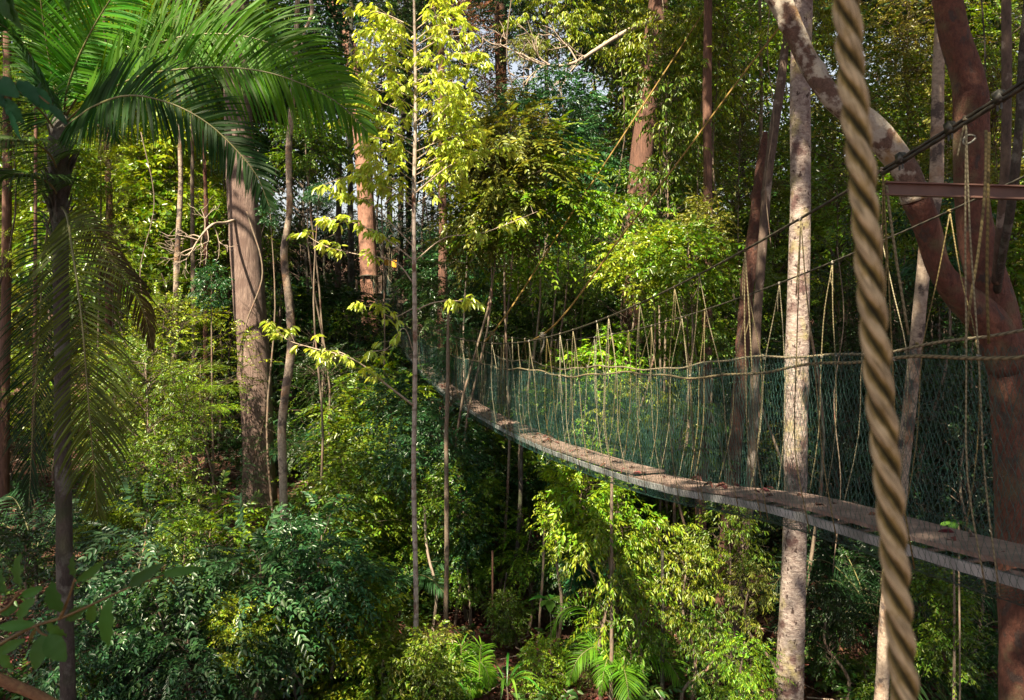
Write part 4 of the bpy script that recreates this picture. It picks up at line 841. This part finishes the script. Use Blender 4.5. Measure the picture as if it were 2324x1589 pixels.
T(1650, 60, 19, 1.3, 'small', 'mid', 'green crown at the top left of the pale trunk')
T(1680, 330, 20, 1.3, 'small', 'oliv', 'olive crown just left of the leaning trunk')
T(1420, 520, 18.5, 1.1, 'droop', 'lime', 'lime green hanging crown between the guy ropes', var=1)
T(1500, 450, 19, 1.1, 'droop', 'mid', 'hanging green crown right of the second guy rope')
T(1560, 590, 15.5, .95, 'broad', 'mid', 'sunny layered crown above the bridge cable')
T(1470, 590, 16, .8, 'broad', 'yel', 'small sunny crown right of the second guy rope')
T(1600, 560, 16.5, .7, 'broad', 'oliv', 'layered crown left of the knobbly trunk')
T(1560, 740, 17, .9, 'droop', 'mid', 'green crown glimpsed between cable and handrail')
T(1380, 830, 16.5, .7, 'large', 'lime', 'glowing lime large leaved plant behind the handrail')
T(1330, 900, 17, 1.0, 'broad', 'lime', 'bright plant seen through the netting')
T(1430, 920, 16, .9, 'droop', 'yel', 'yellow green plant seen through the netting')
T(1530, 980, 15, .9, 'droop', 'mid', 'green plant seen through the netting left of the knobbly trunk')
# under the bridge
T(1330, 1120, 13.6, .75, 'large', 'lime', 'bright large leaved bush just under the deck', tr=.02)
T(1280, 1150, 13.8, .5, 'broad', 'yel', 'sunny bush left of the bright large leaved one')
T(1400, 1180, 13, .55, 'large', 'lime', 'bright large leaved bush beside the thin brown stem', tr=.02)
T(1490, 1250, 13, .75, 'droop', 'yel', 'sunny drooping bush in the centre right')
T(1380, 1300, 12.8, .8, 'droop', 'yel', 'drooping bush with hanging yellow leaves below the bright bush')
T(1560, 1330, 12.6, .58, 'droop', 'yel', 'drooping yellow green bush left of the pale trunk foot')
T(1440, 1400, 12.5, .6, 'droop', 'mid', 'drooping green bush above the bright low palm')
T(1650, 1240, 12.8, .7, 'droop', 'mid', 'drooping sprays left of the pale trunk below the deck')
T(1705, 1350, 12.5, .45, 'droop', 'oliv', 'olive sprays beside the pale trunk')
T(1610, 1480, 12.3, .5, 'droop', 'mid', 'green sprays low beside the pale trunk foot')
T(1690, 1500, 11.3, .45, 'droop', 'lime', 'bright hanging sprays at the left of the pale trunk foot')
T(1700, 1565, 11.3, .35, 'large', 'lime', 'bright low plant on the bottom edge left of the pale trunk', name='leafy_bush', cat='bush')
T(1230, 1520, 13, .45, 'broad', 'lime', 'little lime green bush on the bottom edge in the middle', name='leafy_bush', cat='bush')
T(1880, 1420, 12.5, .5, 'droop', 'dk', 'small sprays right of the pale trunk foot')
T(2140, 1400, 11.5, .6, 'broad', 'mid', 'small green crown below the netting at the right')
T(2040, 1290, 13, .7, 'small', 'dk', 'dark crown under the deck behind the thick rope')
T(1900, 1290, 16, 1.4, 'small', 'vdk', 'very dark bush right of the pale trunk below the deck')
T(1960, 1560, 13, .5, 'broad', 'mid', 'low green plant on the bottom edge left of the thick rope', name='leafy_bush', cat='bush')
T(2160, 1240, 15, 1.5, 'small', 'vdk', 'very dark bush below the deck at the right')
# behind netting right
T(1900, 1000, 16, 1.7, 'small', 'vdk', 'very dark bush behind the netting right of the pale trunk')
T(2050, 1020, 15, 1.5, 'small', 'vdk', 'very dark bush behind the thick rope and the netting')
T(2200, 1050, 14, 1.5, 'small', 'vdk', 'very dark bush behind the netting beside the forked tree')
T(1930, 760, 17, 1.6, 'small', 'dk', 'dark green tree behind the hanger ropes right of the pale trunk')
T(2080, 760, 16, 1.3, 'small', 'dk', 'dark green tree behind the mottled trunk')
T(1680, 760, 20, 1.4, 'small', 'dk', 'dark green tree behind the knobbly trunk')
T(1900, 520, 20, 1.9, 'small', 'mid', 'green tree behind the thick rope at mid height')
T(1930, 250, 22, 2.0, 'small', 'mid', 'dense green tree behind the flaking limb')
T(2060, 250, 24, 2.0, 'small', 'oliv', 'olive tree left of the mottled trunk')
T(2060, 80, 24, 1.8, 'small', 'oliv', 'olive tree at the top right between trunks')
T(2250, 330, 22, 2.0, 'small', 'oliv', 'olive tree right of the reddish forked tree')
T(2270, 120, 22, 1.9, 'small', 'mid', 'green tree in the top right corner')
T(2290, 560, 17, 1.5, 'broad', 'mid', 'green tree below the beam at the right edge')
T(2130, 520, 15, .8, 'large', 'teal', 'few large round leaves below the steel beam')
T(2160, 480, 20, 1.6, 'small', 'oliv', 'olive tree behind the beam')
T(1840, 60, 14, .7, 'droop', 'yel', 'hanging sprays in front of the pale trunk top')
T(1730, 600, 14.8, .3, 'broad', 'mid', 'leafy sprays on the knobbly trunk above the cable')
# sparse crowns against the bright sky
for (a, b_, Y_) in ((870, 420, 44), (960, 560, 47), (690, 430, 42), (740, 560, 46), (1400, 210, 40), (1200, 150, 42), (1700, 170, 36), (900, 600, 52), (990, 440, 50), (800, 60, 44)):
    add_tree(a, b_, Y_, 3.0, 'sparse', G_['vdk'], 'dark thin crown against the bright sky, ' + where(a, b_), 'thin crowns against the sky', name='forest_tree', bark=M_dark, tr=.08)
# left upper
T(600, 130, 27, 2.0, 'broad', 'mid', 'green tree behind the furrowed trunk top')
T(725, 440, 19, .35, 'broad', 'teal', 'pale green sprays around the winding trunk')
T(710, 310, 22, .9, 'broad', 'mid', 'green crown right of the winding trunk under the frond tips')
T(612, 480, 21, .33, 'large', 'teal', 'sprays of large leaves in front of the furrowed trunk')
T(480, 650, 20, .5, 'large', 'teal', 'large pale leaves left of the furrowed trunk')
T(700, 60, 24, 1.6, 'broad', 'teal', 'glossy crown above the palm frond tips')
T(870, 110, 26, 1.8, 'small', 'dk', 'dark crown left of the top of the yellow sapling')
T(960, 60, 28, 1.8, 'small', 'dk', 'dark crown behind the top of the yellow sapling')
# ---------------------------------------------------------------- background rows
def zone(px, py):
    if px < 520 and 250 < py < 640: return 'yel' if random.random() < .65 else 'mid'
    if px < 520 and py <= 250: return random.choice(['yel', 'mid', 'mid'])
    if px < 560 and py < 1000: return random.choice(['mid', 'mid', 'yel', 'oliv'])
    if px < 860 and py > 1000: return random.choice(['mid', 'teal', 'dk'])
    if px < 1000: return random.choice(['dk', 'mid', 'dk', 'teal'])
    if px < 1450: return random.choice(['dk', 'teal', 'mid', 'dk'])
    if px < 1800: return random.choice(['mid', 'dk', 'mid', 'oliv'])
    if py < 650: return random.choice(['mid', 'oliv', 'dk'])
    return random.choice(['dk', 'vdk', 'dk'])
CN = dict(yel='yellow green', mid='green', dk='dark green', teal='teal green', blu='bluish green', oliv='olive', vdk='very dark')
def holes(px, py, mg=38):       # patches where the sky shows between the crowns
    for a, b_, r in ((905, 470, 50), (940, 530, 50), (700, 490, 45), (1385, 245, 22), (1400, 290, 15), (1200, 200, 25), (1700, 215, 12), (800, 110, 35), (925, 590, 50), (850, 500, 50), (1845, 110, 30), (30, 700, 20), (640, 60, 30), (1060, 250, 25), (880, 400, 40), (1960, 190, 25), (130, 110, 25)):
        if math.hypot(px-a, py-b_) < r+mg: return True
    return False
def row(Y, r, sx, sy, y0, y1, x0=-60, x1=2400, kinds=('small', 'small', 'broad', 'fine'), dist='in the understorey', jit=.5, skip=None, respect=True):
    y = y0; k = 0
    while y < y1:
        x = x0+(k % 2)*sx*.5
        while x < x1:
            px = x+random.uniform(-jit, jit)*sx*.6; py = y+random.uniform(-jit, jit)*sy*.6
            if not (respect and holes(px, py, 0.7*r/Y*F)) and not (skip and skip(px, py)):
                kd = random.choice(kinds); cn = zone(px, py); YY = Y*random.uniform(.93, 1.07)
                c = P(px, py, YY)
                if c[2] > gz(c[0], c[1])+.3:
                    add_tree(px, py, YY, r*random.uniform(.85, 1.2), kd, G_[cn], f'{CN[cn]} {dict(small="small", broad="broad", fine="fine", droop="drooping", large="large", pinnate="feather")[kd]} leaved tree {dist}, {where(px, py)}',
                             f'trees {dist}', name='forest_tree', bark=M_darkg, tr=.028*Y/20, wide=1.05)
            x += sx
        y += sy; k += 1
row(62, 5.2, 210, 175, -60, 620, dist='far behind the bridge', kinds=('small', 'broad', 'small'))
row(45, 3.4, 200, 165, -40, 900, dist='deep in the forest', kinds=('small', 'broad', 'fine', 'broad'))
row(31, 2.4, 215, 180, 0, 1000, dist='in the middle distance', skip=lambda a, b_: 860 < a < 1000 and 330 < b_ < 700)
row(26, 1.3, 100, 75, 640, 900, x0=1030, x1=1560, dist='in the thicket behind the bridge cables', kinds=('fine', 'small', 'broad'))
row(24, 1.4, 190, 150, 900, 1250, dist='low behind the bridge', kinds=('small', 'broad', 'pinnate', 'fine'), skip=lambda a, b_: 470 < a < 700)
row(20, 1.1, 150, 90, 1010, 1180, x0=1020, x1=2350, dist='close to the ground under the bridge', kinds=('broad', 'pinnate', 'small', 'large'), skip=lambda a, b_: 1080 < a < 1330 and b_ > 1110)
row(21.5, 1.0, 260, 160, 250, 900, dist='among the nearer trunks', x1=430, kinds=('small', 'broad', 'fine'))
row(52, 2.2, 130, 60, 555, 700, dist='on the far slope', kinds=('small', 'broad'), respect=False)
# lianas
for k, (pts, w_, lb) in enumerate([
    ([(1500, -40, 20), (1512, 120, 20), (1496, 300, 20.2), (1508, 470, 20.3)], .016, 'brown liana hanging loosely right of the thick brown trunk'),
    ([(1165, -40, 24), (1150, 120, 24), (1172, 260, 24.3), (1148, 420, 24.5), (1160, 620, 24.5)], .018, 'twisting liana behind the right side of the yellow sapling'),
    ([(560, 480, 23.3), (596, 620, 23.1), (556, 760, 22.9), (604, 900, 23.1), (575, 1050, 23.3)], .022, 'climbing stem winding round the thick furrowed trunk'),
    ([(1752, -40, 13.2), (1742, 120, 13.2), (1756, 260, 13.3), (1738, 420, 13.4), (1750, 560, 13.5)], .008, 'thin pale liana left of the pale trunk'),
    ([(320, 300, 20), (350, 460, 20), (318, 620, 20), (346, 800, 20), (330, 960, 20)], .012, 'thin liana among the bright trees left of the furrowed trunk'),
    ([(2225, -40, 10), (2236, 150, 10), (2222, 330, 10), (2240, 520, 10)], .010, 'thin dark liana right of the forked tree top'),
    ([(1900, 560, 13), (1915, 720, 13), (1893, 900, 13), (1908, 1100, 13), (1890, 1300, 13)], .009, 'thin liana behind the netting right of the pale trunk')]):
    w = [P(*t) for t in pts]; mb = MB(); tube(mb, w, w_, 7, 8, .10, seed=k); o = link('liana', mb.mesh('liana', M_stem if k != 5 else M_dark, origin=w[0])); o.location = w[0]; setp(o, lb, 'vine')
# ground plants
GP = MB(); rg = np.random.default_rng(15)
n = 850; gy_ = 11+20*rg.random(n)**1.3; gx_ = (rg.random(n)-.5)*1.42*gy_
keep = ~((gx_ > -1.5) & (gx_ < 2.0) & (rg.random(n) < .72)); gx_, gy_ = gx_[keep], gy_[keep]; n = len(gx_)
O = np.stack([gx_, gy_, gz(gx_, gy_)+rg.uniform(.05, .45, n)], -1)
for _ in range(7):
    az = rg.uniform(0, 6.28, n); D = nrm(np.stack([np.cos(az), np.sin(az), rg.uniform(.1, .9, n)], -1)); spray_leaves(rg, GP, O+rg.normal(size=(n, 3))*.1, D, 'broad', .9)
o = link('undergrowth', GP.mesh('undergrowth', M_leaf), None, None, (.04, .10, .02)); setp(o, 'low green seedlings and herbs scattered over the forest floor', 'undergrowth', None, 'stuff')
def blades(px, py, Y, n, L_, col, label, wr=.03, name='grassy_plant', cat='plant', kind='blade', rs=1):
    rng = np.random.default_rng(rs); c = P(px, py, Y); zg = float(gz(c[0], c[1])); o0 = np.array([c[0], c[1], max(c[2], zg)]); mb = MB()
    for k in range(n):
        a = 2*math.pi*k/n+rng.uniform(-.3, .3); d = np.array([math.cos(a), math.sin(a), 0]); l = L_*rng.uniform(.7, 1.15); m_ = 9; t = np.linspace(0, 1, m_)
        up = rng.uniform(.8, 1.2) if kind == 'blade' else .3
        c_ = o0+d*l*t[:, None]*.8+Z*(l*(t*up*1.1-t*t*(1.0 if kind == 'blade' else .45)))[:, None]; sd = np.cross(d, Z)
        w = (np.sin(np.clip(t, .02, .99)*math.pi)**.7 if kind == 'blade' else np.sin(np.clip(t**1.6, .02, .985)*math.pi)**.8)*l*wr
        V = np.stack([c_-sd*w[:, None]+Z*w[:, None]*.2, c_, c_+sd*w[:, None]+Z*w[:, None]*.2], 1).reshape(-1, 3); i = np.arange(m_-1)[:, None]*3
        mb.add(V, np.concatenate([i+np.array([[0, 1, 4, 3]]), i+np.array([[1, 2, 5, 4]])]))
    e = empty(name, (c[0], c[1], zg), label, cat); E = np.array([c[0], c[1], zg])
    link('leaves', mb.mesh('leaves', M_gloss, origin=E), e, None, col)
    mb = MB(); tube(mb, [E-Z*.1, (E+o0)/2+np.array([.02, 0, 0]), o0+Z*.02], .012, 6, 3); link('stem', mb.mesh('stem', M_stem, origin=E), e)
blades(1150, 1560, 12.6, 16, .9, (.06, .18, .02), 'clump of long grassy blades at the bottom edge beside the bright palm', .022, rs=3)
blades(1020, 1570, 12.4, 12, .7, (.06, .17, .02), 'clump of grassy blades left of the bright palm at the bottom edge', .022, rs=4)
blades(1248, 1362, 14, 8, .42, (.08, .2, .03), 'pale green rosette of big oval leaves on a thin stem in the centre', .17, 'rosette_plant', 'plant', 'r', 5)
blades(2175, 1190, 10, 9, .3, (.05, .14, .02), 'small dark rosette plant below the deck at the right', .16, 'rosette_plant', 'plant', 'r', 6)
for a, b_, Y_, r_, kd, c_, lb in (
    (1110, 1215, 17, .75, 'pinnate', 'dk', 'dark feather leaved bush in the shade under the far part of the deck'),
    (1205, 1250, 16, .7, 'pinnate', 'mid', 'feather leaved bush above the rosette plant'),
    (1060, 1290, 16, .55, 'broad', 'mid', 'green bush between the knotted pole and the reddish stem'),
    (1290, 1300, 15.5, .6, 'broad', 'dk', 'dark bush left of the drooping yellow bush'),
    (1150, 1390, 15, .4, 'broad', 'mid', 'small green shrub standing on the leaf litter'),
    (930, 1220, 16.5, .6, 'pinnate', 'mid', 'feather leaved shrub behind the pole sapling at low height'),
    (1060, 1170, 16, .6, 'broad', 'teal', 'fresh green crown right of the knotted pole'),
    (1330, 1500, 13.5, .35, 'small', 'mid', 'small green shrub just left of the bright low palm')):
    T(a, b_, Y_, r_, kd, c_, lb, name='leafy_bush', cat='bush')
# ---------------------------------------------------------------- close leaves and log
def close_leaf(mb, base, tip, wpx, Y, rng, Y2=None):
    a, b_ = P(*base, Y), P(*tip, Y2 or Y+rng.uniform(-.03, .03)); L_ = np.linalg.norm(b_-a); ax = (b_-a)/L_; nn = nrm(np.array([rng.uniform(-.5, .5), -1, rng.uniform(-.3, .7)])); sd = nrm(np.cross(ax, nn)); nn = np.cross(sd, ax)
    m_ = 11; t = np.linspace(0, 1, m_); w = (np.sin(np.clip(t**.85, .01, .995)*math.pi)**.85)*wpx/2/F*Y; c = a+ax*L_*t[:, None]-nn*(np.sin(t*math.pi)*-.06*L_)[:, None]
    V = []
    for k, f in enumerate((-1, -.5, 0, .5, 1)): V.append(c+sd*(w*f)[:, None]+nn*(w*.28*abs(f)+.0*t+.004*np.sin(t*40)*abs(f))[:, None])
    V = np.stack(V, 1).reshape(-1, 3); i = np.arange(m_-1)[:, None]*5
    mb.add(V, np.concatenate([i+np.array([[k, k+1, k+6, k+5]]) for k in range(4)]))
def leafy_twig(label, leaves_, stems, Y, col, seed, grp=None):
    rng = np.random.default_rng(seed); o0 = P(*stems[0][0], Y); e = empty('leafy_twig', tuple(o0), label, 'branch', grp)
    mb = MB()
    for s_ in stems: tube(mb, [P(a, b_, Y) for a, b_ in s_], np.linspace(.0045, .002, len(s_)), 6, 5)
    link('twig', mb.mesh('twig', M_twigo, origin=o0), e)
    for (b_, t_, w) in leaves_:
        mb = MB(); close_leaf(mb, b_, t_, w, Y, rng); link('leaf', mb.mesh('leaf', M_big, origin=o0), e, None, (.13, .10, .02) if w <= 9 else jitcol(col, .3))
M_twigo = plain('young_twig', (.12, .07, .02), .6, 0, .3, 20)
leafy_twig('close blurred twig with large oval dark green leaves at the lower left', [((47, 1336), (47, 1252), 30), ((13, 1352), (2, 1290), 30), ((170, 1312), (167, 1256), 21), ((137, 1390), (118, 1317), 42), ((290, 1333), (378, 1276), 26), ((360, 1306), (470, 1288), 20),
    ((250, 1359), (246, 1472), 38), ((197, 1376), (150, 1408), 26), ((215, 1370), (205, 1415), 26), ((80, 1359), (38, 1414), 34), ((80, 1416), (-10, 1424), 24), ((107, 1412), (152, 1444), 28), ((100, 1439), (80, 1522), 36), ((107, 1442), (150, 1502), 46),
    ((97, 1332), (45, 1354), 22), ((175, 1320), (238, 1272), 22), ((383, 1306), (398, 1328), 8), ((83, 1425), (63, 1458), 9), ((0, 1395), (42, 1378), 22), ((-10, 1460), (30, 1520), 30), ((0, 1480), (60, 1450), 24)],
    [[(-30, 1480), (80, 1420), (140, 1402), (200, 1376), (290, 1335), (372, 1305)], [(137, 1403), (160, 1345), (170, 1312)], [(-20, 1398), (20, 1375), (47, 1336)], [(80, 1420), (95, 1438), (108, 1443)]], 1.9, (.04, .125, .022), 3)
leafy_twig('close blurred twig of big dark leaves at the upper left edge', [((60, 200), (119, 252), 42), ((-5, 180), (45, 222), 42), ((12, 223), (54, 280), 32), ((112, 236), (154, 285), 18), ((-15, 205), (10, 245), 26), ((40, 182), (90, 240), 34), ((22, 250), (48, 320), 12)],
    [[(-30, 170), (20, 185), (62, 200), (112, 236)], [(-10, 190), (12, 223)]], 2.0, (.025, .10, .045), 4)
leafy_twig('dark leaves hanging in from the top left corner', [((150, -30), (156, 28), 14), ((0, -20), (30, 50), 36), ((20, -20), (55, 75), 30)], [[(-20, -40), (40, -35), (150, -32)]], 2.4, (.03, .10, .02), 5)
o0 = P(-60, 1512, 2.6); mb = MB(); tube(mb, [o0, P(0, 1542, 2.6), P(60, 1568, 2.6), P(150, 1612, 2.6)], [.016, .0165, .016, .015], 14, 8, .07, lumps=4, seed=8)
o = link('wooden_rail', mb.mesh('wooden_rail', barkmat('rail_wood', (.11, .045, .02), (.24, .12, .05), scale=(20, 20, 20), moss=(.42, .33, .10), mossthr=.6), origin=o0)); o.location = o0
setp(o, 'brown wooden pole crossing the bottom left corner', 'pole')
# ---------------------------------------------------------------- light, sky, camera
w = bpy.data.worlds.new('World'); C.world = w; w.use_nodes = True; nt = w.node_tree; nt.nodes.clear()
sk = nt.nodes.new('ShaderNodeTexSky'); sk.sky_type = 'NISHITA'; sk.sun_disc = False; sk.sun_elevation = SUN_EL; sk.sun_rotation = SUN_AZ; sk.air_density = 1.0; sk.dust_density = 2.0; sk.ozone_density = 1
bg = nt.nodes.new('ShaderNodeBackground'); bg.inputs[1].default_value = .055; wo = nt.nodes.new('ShaderNodeOutputWorld')
hs = nt.nodes.new('ShaderNodeHueSaturation'); hs.inputs['Saturation'].default_value = .38; nt.links.new(sk.outputs[0], hs.inputs['Color']); nt.links.new(hs.outputs[0], bg.inputs[0]); nt.links.new(bg.outputs[0], wo.inputs[0])
sl = bpy.data.lights.new('sun', 'SUN'); sl.energy = 5.0; sl.angle = math.radians(.5); sl.color = (1, .88, .64); so_ = bpy.data.objects.new('sun', sl); COL.objects.link(so_)
so_.rotation_euler = Vector(SD).to_track_quat('Z', 'Y').to_euler()
cd = bpy.data.cameras.new('camera'); cam = bpy.data.objects.new('camera', cd); COL.objects.link(cam); C.camera = cam
cd.sensor_width = SENS; cd.lens = F/2324*SENS; cam.rotation_euler = (math.radians(90), 0, 0); cd.shift_y = -(794.5-604)/2324
cd.clip_start = .05; cd.clip_end = 600; cd.dof.use_dof = True; cd.dof.focus_distance = 10; cd.dof.aperture_fstop = 6
C.view_settings.view_transform = 'Standard'; C.view_settings.look = 'None'; C.view_settings.gamma = 1; C.view_settings.exposure = 2.0; C.view_settings.use_curve_mapping = False
cy = C.cycles; cy.max_bounces = 6; cy.diffuse_bounces = 2; cy.glossy_bounces = 2; cy.transmission_bounces = 3; cy.transparent_max_bounces = 4; cy.use_denoising = True
cy.sample_clamp_indirect = 6; cy.caustics_reflective = False; cy.caustics_refractive = False
print('objects', len(C.objects), 'polys', sum(len(m.polygons) for m in bpy.data.meshes))
